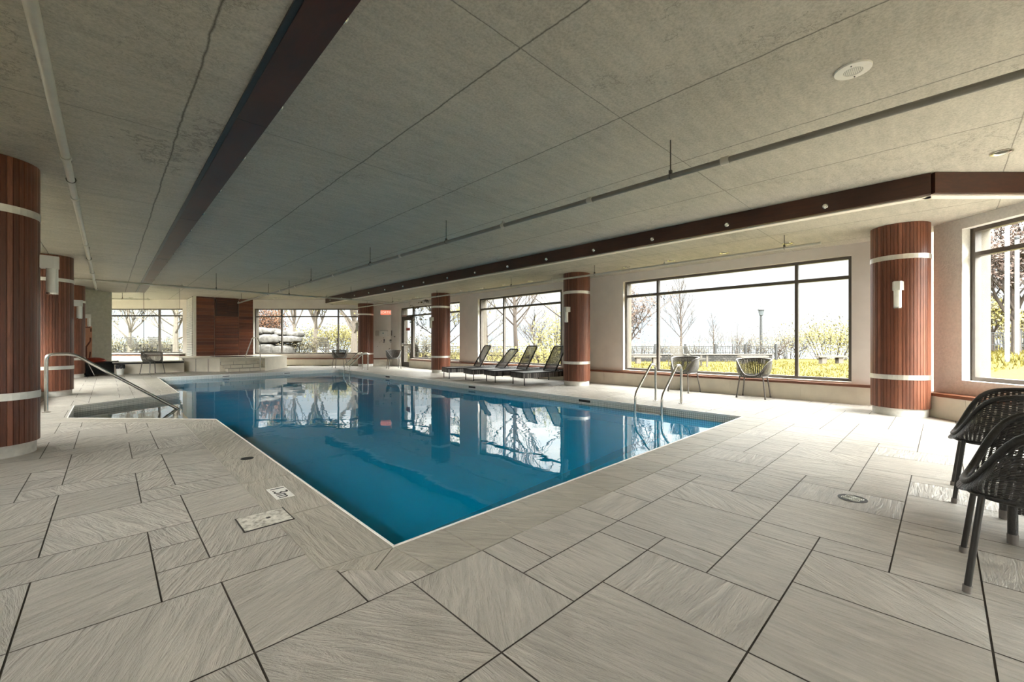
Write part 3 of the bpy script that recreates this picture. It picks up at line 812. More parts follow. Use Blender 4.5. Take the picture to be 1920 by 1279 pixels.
# rail
def bendpath(pts, rad=.06, n=6):
    out = [Vector(pts[0])]
    for i in range(1, len(pts)-1):
        p0, p, p1 = Vector(pts[i-1]), Vector(pts[i]), Vector(pts[i+1])
        a = (p0-p); b = (p1-p); r_ = min(rad, a.length*.49, b.length*.49); a.normalize(); b.normalize()
        s_, e_ = p+a*r_, p+b*r_
        for k in range(n+1):
            u = k/n; out.append(s_*(1-u)**2+p*2*u*(1-u)+e_*u*u)
    out.append(Vector(pts[-1])); return out
hr = thing('grab_rail', 'bent steel grab rail rising from the hot tub steps', 'grab rail', (4.25, 18.9, 0))
m = MB(); m.tube(bendpath([(4.28, 18.62, .13), (4.28, 18.62, 1.05), (4.24, 18.9, 1.30), (4.15, 19.25, 1.30), (3.95, 19.5, .51)]), .02, 10); m.build('rail_tube', M['steel'], hr, smooth=True)
m = MB(); m.lathe([(.045, .13), (.045, .138)], 14, (4.28, 18.62, 0)); m.lathe([(.045, .515), (.045, .523)], 14, (3.95, 19.5, 0)); m.build('foot_flange', M['steel'], hr)

# ---------------------------------------------------------------- pool hand rail
hr = thing('pool_handrail', 'slanting stainless handrail leading down into the entry alcove of the pool', 'handrail', (-.71, 9.93, 0))
m = MB(); m.tube(bendpath([(-.71, 9.93, 0), (-.71, 9.93, .93), (-.41, 9.93, .93), (.98, 9.93, -.16)], .09), .024, 12); m.build('rail_tube', M['steel'], hr, smooth=True)
m = MB(); m.lathe([(.05, .0), (.05, .01), (.028, .014)], 16, (-.71, 9.93, 0)); m.build('base_flange', M['steel'], hr)

# ---------------------------------------------------------------- pool ladders
def ladder_proto():
    th = thing('pool_ladder', '', 'pool ladder')
    for y in (-.25, .25):
        m = MB(); m.tube(bendpath([(.70, y, 0), (.70, y, .66), (.62, y, .70), (.52, y, .70), (-.06, y, .19), (-.06, y, -.6)], .11, 7), .023, 12)
        m.build('rail', M['steel'], th, smooth=True, local=True)
        m = MB(); m.lathe([(.05, .001), (.048, .012), (.026, .016)], 18, (.70, y, 0)); m.build('floor_flange', M['steel'], th, smooth=True, local=True)
    for z in (-.12, -.42):
        m = MB(); m.box(-.10, -.02, -.23, .23, z-.012, z+.012); m.build('rung', M['steel'], th, local=True, bevel=.006)
    return th
ld = ladder_proto(); ld.location = (6.86, 3.59, 0); ld['label'] = 'stainless pool ladder rails at the near end of the window side'
dup(ld, (6.86, 16.45, 0), 0, 'stainless pool ladder rails at the far end of the window side')

# ================================================================ COLUMNS
def column_proto():
    th = thing('round_column', '', 'column')
    m = MB(); N = 50; r = .348
    for k in range(N):
        a0 = 2*PI*k/N; a1 = 2*PI*(k+1)/N; g = .010
        pts = []
        for a, rr in ((a0, r-.006), (a0+g, r), ((a0+a1)/2, r+.001), (a1-g, r), (a1, r-.006)): pts.append((rr*math.cos(a), rr*math.sin(a)))
        for i in range(4):
            (xa, ya), (xb, yb) = pts[i], pts[i+1]
            m.face([(xa, ya, .12), (xb, yb, .12), (xb, yb, 2.918), (xa, ya, 2.918)], [(k+.5, 0)]*4)
    m.face([(r*math.cos(2*PI*k/N), r*math.sin(2*PI*k/N), .12) for k in range(N)][::-1], [(.5, 0)]*N)
    m.build('wood_cladding', M['wood_col'], th, local=True)
    m = MB(); m.lathe([(.325, 0), (.325, .125)], 48); m.build('white_base', M['base_white'], th, smooth=True, local=True)
    for z in (.555, 2.375):
        m = MB(); N2 = 38
        m.lathe([(.345, z), (.3555, z), (.3555, z+.072), (.345, z+.072)], N2); m.build('steel_band', M['steel_band'], th, local=True)
    return th
def sconce_proto():
    th = thing('wall_sconce', '', 'wall lamp')
    m = MB()
    prof = [(0, -.065), (0, .065), (.10, .05), (.135, .03), (.135, -.03), (.10, -.05)]
    m.prism([(p[0], p[1]) for p in reversed(prof)], .0, .13); m.build('bracket', M['cream_metal'], th, local=True, bevel=.004)
    m = MB(); m.lathe([(.043, -.265), (.045, -.26), (.045, .03)], 20, (.085, 0, 0)); m.build('glass_tube', M['frost'], th, smooth=True, local=True)
    m = MB(); m.lathe([(.046, -.272), (.046, -.255)], 20, (.085, 0, 0)); m.build('bottom_ring', M['steel'], th, local=True)
    return th
cp_ = column_proto()
colpos = [((8.9, .47), 'round wood-clad column at the right, nearest the camera on the window side'),
          ((8.88, 6.72), 'round wood-clad column between the lounge chairs and the large window'),
          ((8.86, 12.95), 'round wood-clad column beside the row of loungers and the glass door'),
          ((8.66, 18.80), 'round wood-clad column in the far corner by the exit sign'),
          ((-.86, 6.57), 'round wood-clad column at the left edge, nearest the camera'),
          ((-.88, 13.0), 'round wood-clad column behind the slanting pool handrail'),
          ((-.88, 19.25), 'round wood-clad column at the far left beside the orange rescue board')]
scon = sconce_proto()
sl = ['white wall lamp on the nearest right-hand column', 'white wall lamp on the column between the loungers and the large window',
      'white wall lamp on the column beside the glass door', 'small white wall lamp on the far corner column near the exit sign',
      'large white wall lamp on the nearest left-hand column', 'white wall lamp on the column behind the pool handrail', 'white wall lamp on the far left column beside the orange board']
for i, ((x, y), lab) in enumerate(colpos):
    if i == 0: cp_.location = (x, y, 0); cp_['label'] = lab
    else: dup(cp_, (x, y, 0), i*.7, lab)
    rz = PI if i < 4 else 0
    px = x-.348 if i < 4 else x+.348
    if i == 0: scon.location = (px, y, 1.90); scon.rotation_euler = (0, 0, rz); scon['label'] = sl[0]
    else: dup(scon, (px, y, 1.90), rz, sl[i])
for o in bpy.data.objects:
    if o.name.startswith('round_column'): o['category'] = 'column'; o['group'] = 'wood-clad columns'
    if o.name.startswith('wall_sconce'): o['group'] = 'column wall lamps'
m = MB()
for i in range(6): m.box(-1.7, -1.16, 9.0+i*.68, 9.0+(i+1)*.68-.004, 0, .36, col=tcol())
struct(m, 'trim_6', M['tile_wall'], col=True)

# ================================================================ WICKER TUB CHAIRS
def chair_proto(wmat, tubemat, legmat, NU=48):
    th = thing('wicker_tub_chair', '', 'chair')
    # local: faces +y ; theta 0 = front, pi = back
    def seat_edge(a):
        s_, c_ = math.sin(a), math.cos(a)
        return Vector((.243*math.copysign(abs(s_)**.72, s_), .225*math.copysign(abs(c_)**.72, c_), .438))
    def rim(a):
        c = math.cos(a); s = math.sin(a)
        k = (1-c)/2                       # 0 front .. 1 back
        th_ = math.acos(max(-1, min(1, c))); h = .012+.315*(1-math.exp(-(th_/.92)**3.2))+.05*k
        x = (.272+.045*math.sin(k*PI))*s
        y = .228*c - .075*k
        return Vector((x, y, .438+h*.93))
    def surf(u, v):
        a = 2*PI*u; p, q = seat_edge(a), rim(a)
        out = math.sin(v*PI)*.028
        d = Vector((math.sin(a), math.cos(a), 0))
        return p*(1-v)+q*v+d*out-Vector((0, 0, math.sin(v*PI)*.03))
    m = MB(); m.sheet(surf, NU, 8, 62, 24); sh = m.build('woven_shell', wmat, th, smooth=True, local=True)
    m = MB()
    def seat(u, v):
        a = 2*PI*u; p = seat_edge(a); return Vector((p.x*v, p.y*v, .438-.022*(1-v*v)))
    m.sheet(seat, NU, 5, 62, 14); m.build('woven_seat', wmat, th, smooth=True, local=True)
    m = MB(); m.tube([rim(2*PI*i/56) for i in range(56)], .0155, 10, closed=True); m.build('rim_tube', tubemat, th, smooth=True, local=True)
    m = MB(); m.tube([seat_edge(2*PI*i/40)+Vector((0, 0, -.008)) for i in range(40)], .013, 8, closed=True); m.build('seat_ring', tubemat, th, smooth=True, local=True)
    for sx in (-1, 1):
        for sy in (-1, 1):
            top = Vector((sx*.205, sy*.178, .435)); bot = Vector((sx*.255, sy*.225, .012))
            g = MB(); g.tube([top, bot], .0125, 10); lg = g.build('leg', legmat, th, smooth=True, local=True)
            g = MB(); g.tube([bot+(top-bot)*.045, bot+Vector((0, 0, -.012))], .0165, 10); ft = g.build('rubber_foot', M['rubber'], lg, smooth=True, local=True)
    return th
ch = chair_proto(M['wicker'], M['cord_wrap'], M['chair_leg'], 64)
ch.location = (3.02, -.30, 0); ch['label'] = 'dark wicker tub chair at the right edge, closest to the camera'; ch['group'] = 'dark wicker chairs at the right edge'
dup(ch, (4.50, -.28, 0), 0, 'dark wicker tub chair at the right edge, behind the closest one')
cf = chair_proto(M['wicker_far'], M['grey_leg'], M['grey_leg'])
cf.location = (9.40, 2.67, 0); cf.rotation_euler = (0, 0, PI/2+.05); cf['label'] = 'grey wicker tub chair in front of the large window, nearer the right column'; cf['group'] = 'grey wicker tub chairs'
dup(cf, (9.38, 4.08, 0), PI/2-.18, 'grey wicker tub chair in front of the large window, behind the pool ladder')
dup(cf, (7.35, 18.55, 0), PI*.98, 'grey wicker tub chair under the far window beside the far ladder')
dup(cf, (8.75, 16.3, 0), PI*.92, 'grey wicker tub chair beside the glass exit door')
dup(cf, (1.13, 19.55, 0), -PI*.82, 'grey wicker tub chair in front of the glass partition at the far left')

# side table of wicker between the near chairs
wt_ = thing('wicker_side_table', 'low black wicker side table between the two near chairs', 'table', (3.85, -.5, 0))
m = MB()
def flat(u, v): return Vector((3.60+u*.50, -.76+v*.50, .40))
m.sheet(flat, 4, 4, 40, 40)
m.build('table_top', M['wicker_solid'], wt_)
m = MB()
for a, b in (((3.60, -.26), (4.10, -.26)), ((4.10, -.26), (4.10, -.76)), ((4.10, -.76), (3.60, -.76)), ((3.60, -.76), (3.60, -.26))):
    def ap(u, v, a=a, b=b): return Vector((a[0]+(b[0]-a[0])*u, a[1]+(b[1]-a[1])*u, .17+v*.23))
    m.sheet(ap, 6, 3, 40, 18)
m.build('woven_apron', M['wicker_solid'], wt_)
for x in (3.61, 4.09):
    for y in (-.27, -.75):
        m = MB(); m.tube([(x, y, .40), (x, y, .05)], .021, 10); lg = m.build('leg', M['cord_wrap'], wt_, smooth=True)
        m = MB(); m.tube([(x, y, .055), (x, y, .0)], .023, 10); m.build('foot_cap', M['rubber'], lg, smooth=True)

# ================================================================ LOUNGERS
def lounger_proto(tilt=58):
    th = thing('wicker_lounger', '', 'lounger')
    W = .30; L = 1.92; z0, z1 = .19, .325; HX = 1.08
    m = MB()
    def side(fn): m.sheet(fn, 10, 2, 30, 4)
    side(lambda u, v: Vector((L*u, -W, z0+(z1-z0)*v))); side(lambda u, v: Vector((L*(1-u), W, z0+(z1-z0)*v)))
    m.sheet(lambda u, v: Vector((0, W-2*W*u, z0+(z1-z0)*v)), 8, 2, 24, 8); m.sheet(lambda u, v: Vector((L, -W+2*W*u, z0+(z1-z0)*v)), 8, 2, 24, 8)
    m.build('woven_apron', M['wicker_ribs'], th, local=True)
    m = MB(); m.sheet(lambda u, v: Vector((HX*u, -W+2*W*v, z1+.002)), 8, 4, 60, 30); m.build('woven_seat', M['wicker_top'], th, local=True)
    m = MB(); 
    m.tube([(0, -W, z1), (L, -W, z1), (L, W, z1), (0, W, z1)], .016, 8, closed=True); m.build('seat_frame', M['cord_wrap'], th, local=True)
    a = math.radians(tilt); BL = .78; bx = lambda q: HX+math.cos(a)*q; bz = lambda q: z1+.01+math.sin(a)*q
    iw = W-.035
    m = MB(); m.tube(bendpath([(bx(0), -iw, bz(0)), (bx(BL), -iw, bz(BL)), (bx(BL), iw, bz(BL)), (bx(0), iw, bz(0))], .07), .019, 8); m.tube([(bx(0), -iw, bz(0)), (bx(0), iw, bz(0))], .019, 8)
    bk = m.build('backrest_frame', M['cord_wrap'], th, smooth=True, local=True)
    m = MB(); m.sheet(lambda u, v: Vector((bx(BL*v), -iw+2*iw*u, bz(BL*v))), 6, 8, 44, 60); m.build('backrest_weave', M['wicker_far'], th, local=True)
    m = MB(); m.tube([Vector((bx(.28)+.02, -iw+2*iw*k/8, bz(.28)-.03*math.sin(PI*k/8))) for k in range(9)], .009, 6)
    for y in (-.13, .13): m.tube([(bx(.26)+.01, y, bz(.26)-.02), (bx(.28)+.05, y, z1)], .008, 6)
    m.build('backrest_stay', M['chair_leg'], th, local=True)
    for x in (.06, L-.06):
        for y in (-W+.03, W-.03):
            m = MB(); m.tube([(x, y, z0), (x, y, 0)], .014, 8); m.build('leg', M['chair_leg'], th, local=True)
    return th
def t_ribs():
    t = NT('ribbed_wicker_apron'); u, v, w = t.sep(t.coord('UV'))
    wn = t.add('ShaderNodeTexWhiteNoise', noise_dimensions='1D'); t.put(wn.inputs['W'], t.math('FLOOR', u))
    f = t.math('SINE', t.math('MULTIPLY', t.math('FRACT', u), PI))
    t.base(t.mix(t.math('MULTIPLY', f, wn.outputs['Value']), (.05, .045, .042), (.30, .27, .25))); t.rough(.5); t.bump(f, .8, .01); return t.m
M['wicker_ribs'] = t_ribs()
M['wicker_top'] = t_wicker('lounger_seat_weave', (.16, .15, .14), (.42, .40, .38), 0)
lg_ = lounger_proto(60)
lp2 = lounger_proto(47)
base_l = [(7.55, 10.82, -.30, 'wicker lounger at the far end of the row, beside the door-side column'),
          (7.60, 9.72, -.22, 'wicker lounger with the lowest reclined back, second from the far end'),
          (7.68, 8.87, -.24, 'wicker lounger with a raised back, second from the near column'),
          (7.72, 7.80, -.20, 'wicker lounger partly hidden behind the near wood column')]
first = True
for i, (x, y, rz, lab) in enumerate(base_l):
    if i == 1: lp2.location = (x, y, 0); lp2.rotation_euler = (0, 0, rz); lp2['label'] = lab; lp2['group'] = 'wicker loungers by the windows'
    elif first: lg_.location = (x, y, 0); lg_.rotation_euler = (0, 0, rz); lg_['label'] = lab; lg_['group'] = 'wicker loungers by the windows'; first = False
    else: dup(lg_, (x, y, 0), rz, lab, 'wicker loungers by the windows')

# ================================================================ SMALL ITEMS AT THE FAR WALL
def wallbox(name, mat, px0, px1, y0, y1, n0, n1, parent=None, **kw):
    d = 20.0; s0, s1 = (px0-960)/782*d, (px1-960)/782*d
    za, zb = CAMH-(y1-642)/782*d, CAMH-(y0-642)/782*d
    m = MB(); m.box(s0, s1, -n1, -n0, za, zb, TF); return m.build(name, mat, parent, **kw)
def tf(px, y, n=0): 
    v = TF((px-960)/782*20.0, -n, CAMH-(y-642)/782*20.0); return v
ex = thing('exit_sign', 'glowing red exit sign high on the far wall', 'exit sign', tf(724, 592))
wallbox('sign_housing', M['white'], 714, 734, 581.5, 591, 0, .06, ex)
t = NT('exit_face'); t.base((.8, .2, .12)); em = t.b.inputs; em['Emission Color'].default_value = (1, .22, .12, 1); em['Emission Strength'].default_value = .4; M['exit'] = t.m
wallbox('lit_face', M['exit'], 714.5, 733.5, 582, 590.5, .06, .066, ex)
me = text_mesh('SORTIE', .16, 'exit'); 
t = NT('exit_letters'); t.base((1, .7, .6)); t.b.inputs['Emission Color'].default_value = (1, .75, .62, 1); t.b.inputs['Emission Strength'].default_value = .45; me.materials.append(t.m)
to = bpy.data.objects.new('sign_lettering', me); COL.objects.link(to); to.parent = ex
to.location = tf(724, 586.3, .069)-tf(724, 592)
to.rotation_euler = Matrix(((R[0], 0, -F[0]), (R[1], 0, -F[1]), (0, 1, 0))).to_euler()
ae = thing('first_aid_cabinet', 'white wall cabinet below the exit sign', 'cabinet', tf(720.5, 630))
wallbox('cabinet_body', M['white'], 713, 728, 621, 630.8, 0, .15, ae, bevel=.01)
wallbox('round_badge', simple('teal_badge', (.22, .36, .36), .5), 719, 721.5, 623.8, 626.2, .15, .155, ae)
wallbox('shelf_top', M['cream_metal'], 713.5, 727.5, 619, 621, 0, .06, ae)
o = wallbox('notice_sheet', simple('notice_paper', (.62, .57, .51), .8), 703.5, 711, 620, 630, 0, .006); tag(o, 'pale notice sheet on the far wall left of the white cabinet', 'notice')
o = wallbox('wall_phone', M['frame'], 738-4, 742-4, 619.8, 629.6, 0, .05); tag(o, 'dark wall intercom beside the door frame', 'intercom')
th = thing('wall_switch', 'small brown switch plate with a white button beneath the white cabinet', 'switch', tf(733, 642))
wallbox('plate', M['frame'], 732-1, 735.8-1, 636.8, 641.8, 0, .02, th); wallbox('button', M['white'], 732.8-1, 735.2-1, 639.2, 641, .02, .03, th)
th = thing('wall_hook', 'black coat hook on the far wall below the white cabinet', 'hook', tf(720.5, 641))
wallbox('plate', M['black'], 719.5, 721.5, 636.2, 638.6, 0, .03, th); wallbox('prong', M['black'], 720.1, 720.9, 638.6, 641.3, 0, .04, th)

# ---------------------------------------------------------------- rescue corner at the left
rbd = thing('rescue_board', 'orange spinal rescue board with dark straps hanging on the cream wall', 'rescue board', TL(13.9, .05, .15))
orange = simple('orange_plastic', (.58, .25, .13), .45, 0, .06)
strap = simple('dark_strap', (.16, .04, .02), .7)
def bd(s, w, z): return TL(s, w, z)
m = MB()
prof = [(-.20, .15), (-.22, .5), (-.235, 1.2), (-.23, 1.62), (-.13, 1.93), (.13, 1.93), (.23, 1.62), (.235, 1.2), (.22, .5), (.20, .15)]
pts0 = [TL(14.02+a, .05, z) for a, z in prof]; pts1 = [TL(14.02+a, .10, z) for a, z in prof]
m.face(pts0[::-1]); m.face(pts1)
for i in range(len(prof)):
    j = (i+1) % len(prof); m.face([pts0[i], pts0[j], pts1[j], pts1[i]])
m.build('board', orange, rbd)
m = MB()
def sb(a0, z0, a1, z1, w=.02):
    d = Vector((a1-a0, z1-z0)); L = d.length; d.normalize(); n = Vector((-d.y, d.x))
    q = [(a0+n.x*w, z0+n.y*w), (a1+n.x*w, z1+n.y*w), (a1-n.x*w, z1-n.y*w), (a0-n.x*w, z0-n.y*w)]
    p0 = [TL(14.02+a, .10, z) for a, z in q]; p1 = [TL(14.02+a, .112, z) for a, z in q]
    m.face(p1); m.face(p0[::-1])
    for i in range(4): m.face([p0[i], p0[(i+1) % 4], p1[(i+1) % 4], p1[i]])
sb(-.17, 1.28, -.17, 1.16); sb(-.17, 1.16, .02, .95); sb(.17, 1.28, .17, 1.16); sb(.17, 1.16, .02, .95); sb(.02, .95, .02, .55, .035); sb(-.17, .80, -.17, .68); sb(-.17, .68, -.06, .55); sb(.17, .80, .14, .6)
sb(-.16, 1.63, .16, 1.63, .015); sb(-.1, 1.78, -.1, 1.70, .014); sb(.1, 1.78, .1, 1.70, .014); sb(-.19, 1.60, -.19, 1.52, .018); sb(.19, 1.60, .19, 1.48, .018)
m.build('strap', strap, rbd)
bn = thing('storage_bench', 'black storage box against the cream wall under the rescue board', 'box', TL(14.3, .35, 0))
m = MB(); m.box(13.64, 14.95, .12, .52, .05, .44, TL); m.build('box_body', simple('charcoal_fabric', (.03, .032, .034), .8, 0, .3, 60), bn, bevel=.01)
m = MB()
for s_ in (13.7, 14.88):
    for n_ in (.15, .49): m.box(s_-.03, s_+.03, n_-.02, n_+.02, 0, .05, TL)
m.build('foot', M['dark'], bn)
cu = thing('red_rescue_tube', 'red foam rescue cushion lying on the black storage box', 'rescue cushion', TL(14.0, .3, .44))
m = MB(); c = TL(14.1, .33, .53)
m.lathe([(.02, -.09), (.24, -.085), (.30, -.04), (.26, .02), (.12, .07), (.01, .08)], 24, c, cap=True); m.build('foam_body', simple('red_foam', (.36, .05, .025), .55), cu, smooth=True)
pp = MB(); pp.box(14.55, 14.85, .2, .45, .44, .475, TL); o = pp.build('folded_towel', simple('towel_cloth', (.6, .58, .55), .9), bevel=.01); tag(o, 'folded pale towel on the right end of the black storage box', 'towel')
tr = thing('waste_bin', 'small white waste bin with a black bag at the foot of the glass partition', 'waste bin', (.30, 19.78, 0))
m = MB(); m.lathe([(.085, .0), (.10, .27), (.105, .27), (.088, .006)], 20); m.build('bin', M['white'], tr, smooth=True, local=True)
m = MB(); pr_ = []
for i, (r_, z_) in enumerate([(.108, .21), (.118, .26), (.122, .30), (.10, .35), (.075, .31)]): pr_.append((r_, z_))
m.lathe(pr_, 17); m.v = [(x*(1+.12*math.sin(9*math.atan2(y, x)+z*40)), y*(1+.12*math.sin(9*math.atan2(y, x)+z*40)), z) for x, y, z in m.v]
m.build('bin_bag', M['black'], tr, local=True)
pl_ = MB(); pl_.tube([TL(13.72, .72, .012), TL(13.70, .54, .40)], .012, 8); o = pl_.build('pole', M['white']); tag(o, 'short white pole leaning on the black storage box', 'pole')

# ================================================================ OUTDOORS
def hgt(x, y):
    def ss(t): t = max(0, min(1, t)); return t*t*(3-2*t)
    h = -.04
    h += .80*ss((4-y)/6)*ss((x-11)/9)
    h += .46*ss((y-15)/6)*ss((x-5)/5+ (y-22)/5)
    d = x*F[0]+y*F[1]
    h -= 1.9*ss((d-30)/6)*1.0
    return h
t = NT('spring_grass'); p = t.pos(); n = t.noise(p, 1.2, 5, .6); n2 = t.noise(p, 22, 3, .7)
c = t.mix(t.ramp(n, [(.35, (0, 0, 0)), (.65, (1, 1, 1))]), (.034, .0265, .0018), (.048, .038, .0028)); t.base(t.mix(.4, c, t.ramp(n2, [(.3, (.022, .0182, .0014)), (.7, (.066, .053, .006))]))); t.rough(.9); t.bump(n2, .6, .04); M['grass'] = t.m
gr = MB()
NXg, NYg = 60, 70
gx = lambda i: -14+i*(70/NXg); gy = lambda j: -22+j*(84/NYg)
base = 0
for j in range(NYg+1):
    for i in range(NXg+1): gr.v.append((gx(i), gy(j), hgt(gx(i), gy(j))))
for j in range(NYg):
    for i in range(NXg):
        cx_, cy_ = gx(i+.5), gy(j+.5)
        if -2.5 < cx_ < 9.0 and -6.5 < cy_ < 27 and (cx_*F[0]+cy_*F[1]) < 19.5 and cx_*R[0]+cy_*R[1] < 6: continue
        a = j*(NXg+1)+i; gr.f.append((a, a+1, a+NXg+2, a+NXg+1)); gr.uv.append([(0, 0)]*4); gr.col.append((0, 0, 0))
o = gr.build('lawn', M['grass'], origin=(12, 10, 0), smooth=True); o.modifiers.clear(); tag(o, 'yellow-green spring lawn outside the windows', 'lawn', kind='stuff')
tf_ = MB(); rg = random.Random(3)
for k in range(15000):
    d = rg.uniform(10.5, 25); px = rg.uniform(880, 1990); r_ = (px-960)/782*d; q = fr(d, r_)
    if q.x < 10.3 or (q.x*R[0]+q.y*R[1] < 7.1 and q.y < .6): continue
    dens = mnoise.noise(Vector((q.x*.5, q.y*.5, 0)))
    hh = rg.uniform(.05, .12)*(1.6 if dens > .25 else 1)
    z = hgt(q.x, q.y)-.01; a = rg.uniform(0, PI); w = .02
    lx, ly = rg.uniform(-.05, .05), rg.uniform(-.05, .05)
    tf_.face([(q.x-w*math.cos(a), q.y-w*math.sin(a), z), (q.x+w*math.cos(a), q.y+w*math.sin(a), z), (q.x+lx, q.y+ly, z+hh)])
o = tf_.build('grass_tufts', M['grass'], origin=(14, 6, 0)); tag(o, 'grass blades standing in the lawn outside the windows', 'grass', kind='stuff')
# lake & far shore
t = NT('lake_surface'); n = t.noise(t.mapping(t.pos(), (.2, .2, 1)), 1, 4); t.base((.05, .06, .065)); t.rough(.65); M['lake'] = t.m
lk = MB(); c0 = fr(40, 0); 
lk.face([tuple(fr(31, -900, -1.6)), tuple(fr(31, 900, -1.6)), tuple(fr(2600, 2600, -1.6)), tuple(fr(2600, -2600, -1.6))])
o = lk.build('lake', M['lake'], origin=(30, 30, -1.6)); tag(o, 'pale lake stretching to the horizon beyond the fence', 'lake', kind='stuff')
sh = MB(); rg = random.Random(5); shp = []
for i in range(161):
    r_ = -1700+i*22; shp.append((r_, 4.5+4*abs(mnoise.noise(Vector((i*.13, 0, 0))))+ (6*max(0, mnoise.noise(Vector((i*.03, 5, 0)))))))
for i in range(160):
    a, b = shp[i], shp[i+1]
    for d0, d1, k in ((1500, 1560, 1),):
        pa, pb = fr(d0, a[0], -1.6), fr(d0, b[0], -1.6); qa, qb = fr(d1, a[0], a[1]*k-1.0), fr(d1, b[0], b[1]*k-1.0)
        sh.face([pa, pb, qb, qa]); ea, eb = fr(1700, a[0], -1.6), fr(1700, b[0], -1.6); sh.face([qa, qb, eb, ea])
o = sh.build('far_shore', simple('distant_woods', (.035, .05, .058), .9), origin=(900, 900, -1.6)); tag(o, 'thin blue-green wooded shore on the horizon across the lake', 'shore', kind='stuff')

# low stone wall
t = NT('dry_stone'); p = t.pos(); x, y, z = t.sep(p); u = t.math('ADD', t.math('MULTIPLY', x, .7), t.math('MULTIPLY', y, -.7))
br = t.add('ShaderNodeTexBrick'); t.put(br.inputs['Vector'], t.comb(u, z, 0)); br.inputs['Scale'].default_value = 2.4; br.inputs['Color1'].default_value = (.060, .054, .048, 1); br.inputs['Color2'].default_value = (.025, .023, .021, 1); br.inputs['Mortar'].default_value = (.008, .008, .007, 1); br.inputs['Mortar Size'].default_value = .03
t.base(br.outputs[0]); t.rough(.9); M['stonewall'] = t.m
sw = thing('garden_wall', 'low grey stone garden wall behind the lawn', 'wall', fr(25, 10))
m = MB(); TW = frameT((F[0]*25, F[1]*25), R, F); m.box(-10, 15.6, 0, .35, -.4, .36, TW); m.build('stonework', M['stonewall'], sw)
m = MB(); m.box(-10, 15.6, -.04, .40, .36, .42, TW); m.build('coping_slab', simple('wall_coping', (.09, .08, .07), .8), sw)
def stone_bench(r_, d, label, first=[None]):
    th = thing('stone_bench', label, 'bench', fr(d, r_, 0), 0, 'pale stone benches on the lawn')
    T = frameT((F[0]*d, F[1]*d), R, F); mm = simple('bench_stone', (.13, .11, .09), .8)
    m = MB(); m.box(r_-.75, r_+.75, -.2, .2, .31, .40, T); m.build('bench_slab', mm, th)
    for q in (-.45, .45):
        m = MB(); m.box(r_+q-.12, r_+q+.12, -.14, .14, -.1, .31, T); m.build('bench_support', mm, th)
stone_bench((1412-960)/782*22.5, 22.5, 'pale stone bench before the garden wall, seen below the lamp post')
stone_bench((1558-960)/782*22.5, 22.5, 'pale stone bench before the garden wall, at the right side of the large window')
stone_bench((1212-960)/782*22.5, 22.5, 'pale stone bench before the garden wall, at the left side of the large window')
# fence
fn = thing('iron_fence', 'black iron railing with posts between the garden wall and the lake', 'fence', fr(26.2, 8))
TFe = frameT((F[0]*26.2, F[1]*26.2), R, F)
m = MB(); m.box(-10, 16.5, 0, .04, .84, .89, TFe); m.box(-10, 16.5, 0, .04, .74, .77, TFe); m.box(-10, 16.5, 0, .03, .45, .48, TFe); m.build('rail', M['iron'], fn)
m = MB(); k = -10
while k < 16.5: m.box(k-.011, k+.011, 0, .022, .38, .90, TFe); k += .15
o = m.build('picket', M['iron'], fn); o['kind'] = 'stuff'
for k in range(15):
    s_ = -10+k*1.9; m = MB(); m.box(s_-.055, s_+.055, -.03, .08, .0, 1.02, TFe); m.build('post', M['iron'], fn)
fn = thing('iron_fence', 'black iron railing on the raised bank seen through the near right window', 'fence', fr(15.5, 19))
TFe = frameT((F[0]*15.5, F[1]*15.5), R, F)
m = MB(); m.box(16.5, 24, 0, .03, 1.46, 1.49, TFe); m.box(16.5, 24, 0, .03, 1.02, 1.05, TFe); m.box(16.5, 24, 0, .03, 1.38, 1.41, TFe); m.build('rail', M['iron'], fn)
m = MB(); k = 16.5
while k < 24: m.box(k-.009, k+.009, 0, .018, .85, 1.46, TFe); k += .11
m.build('picket', M['iron'], fn)['kind'] = 'stuff'
for k in range(5):
    s_ = 18.6+k*1.2-.9; m = MB(); m.box(s_-.035, s_+.035, -.02, .05, .6, 1.56, TFe); m.build('post', M['iron'], fn)
# lamp post
lpd = 29; lpr = (1427-960)/782*lpd; b0 = fr(lpd, lpr, -.6)
lp = thing('lamp_post', 'black lantern lamp post standing by the lake fence', 'lamp post', b0)
m = MB(); m.tube([(b0.x, b0.y, -.6), (b0.x, b0.y, 2.95)], .055, 10, rr=[.10, .075]); m.lathe([(.11, -.6), (.11, .1), (.07, .3)], 12, (b0.x, b0.y, 0)); m.build('pole', M['iron'], lp, smooth=True)
m = MB(); m.lathe([(.05, 2.95), (.12, 3.0), (.19, 3.35), (.19, 3.37)], 8, (b0.x, b0.y, 0)); m.build('lantern_glass', simple('lantern_pane', (.10, .11, .115), .2), lp)
m = MB(); m.lathe([(.24, 3.37), (.20, 3.45), (.07, 3.57), (.03, 3.72), (.0, 3.78)], 12, (b0.x, b0.y, 0)); m.build('lantern_cap', M['iron'], lp, smooth=True)
# flag poles
fpp = None
for k, (px, top, d) in enumerate(((1888.5, 6.4, 11.5), (1907, 4.2, 12.5))):
    q = fr(d, (px-960)/782*d); z = hgt(q.x, q.y)
    th = thing('flag_pole', ['tall white flagpole outside the near right window, the nearer one', 'shorter white flagpole outside the near right window, behind the tall one'][k], 'flagpole', (q.x, q.y, z))
    m = MB(); m.tube([(q.x, q.y, z-.1), (q.x, q.y, top)], .05, 10); m.build('pole', simple('flagpole_paint', (.2, .2, .2), .4), th, smooth=True)
    m = MB(); m.lathe([(.0, -.06), (.06, -.03), (.06, .03), (.0, .06)], 10, (q.x, q.y, top+.05), cap=False); m.build('ball_finial', M['iron'], th, smooth=True)

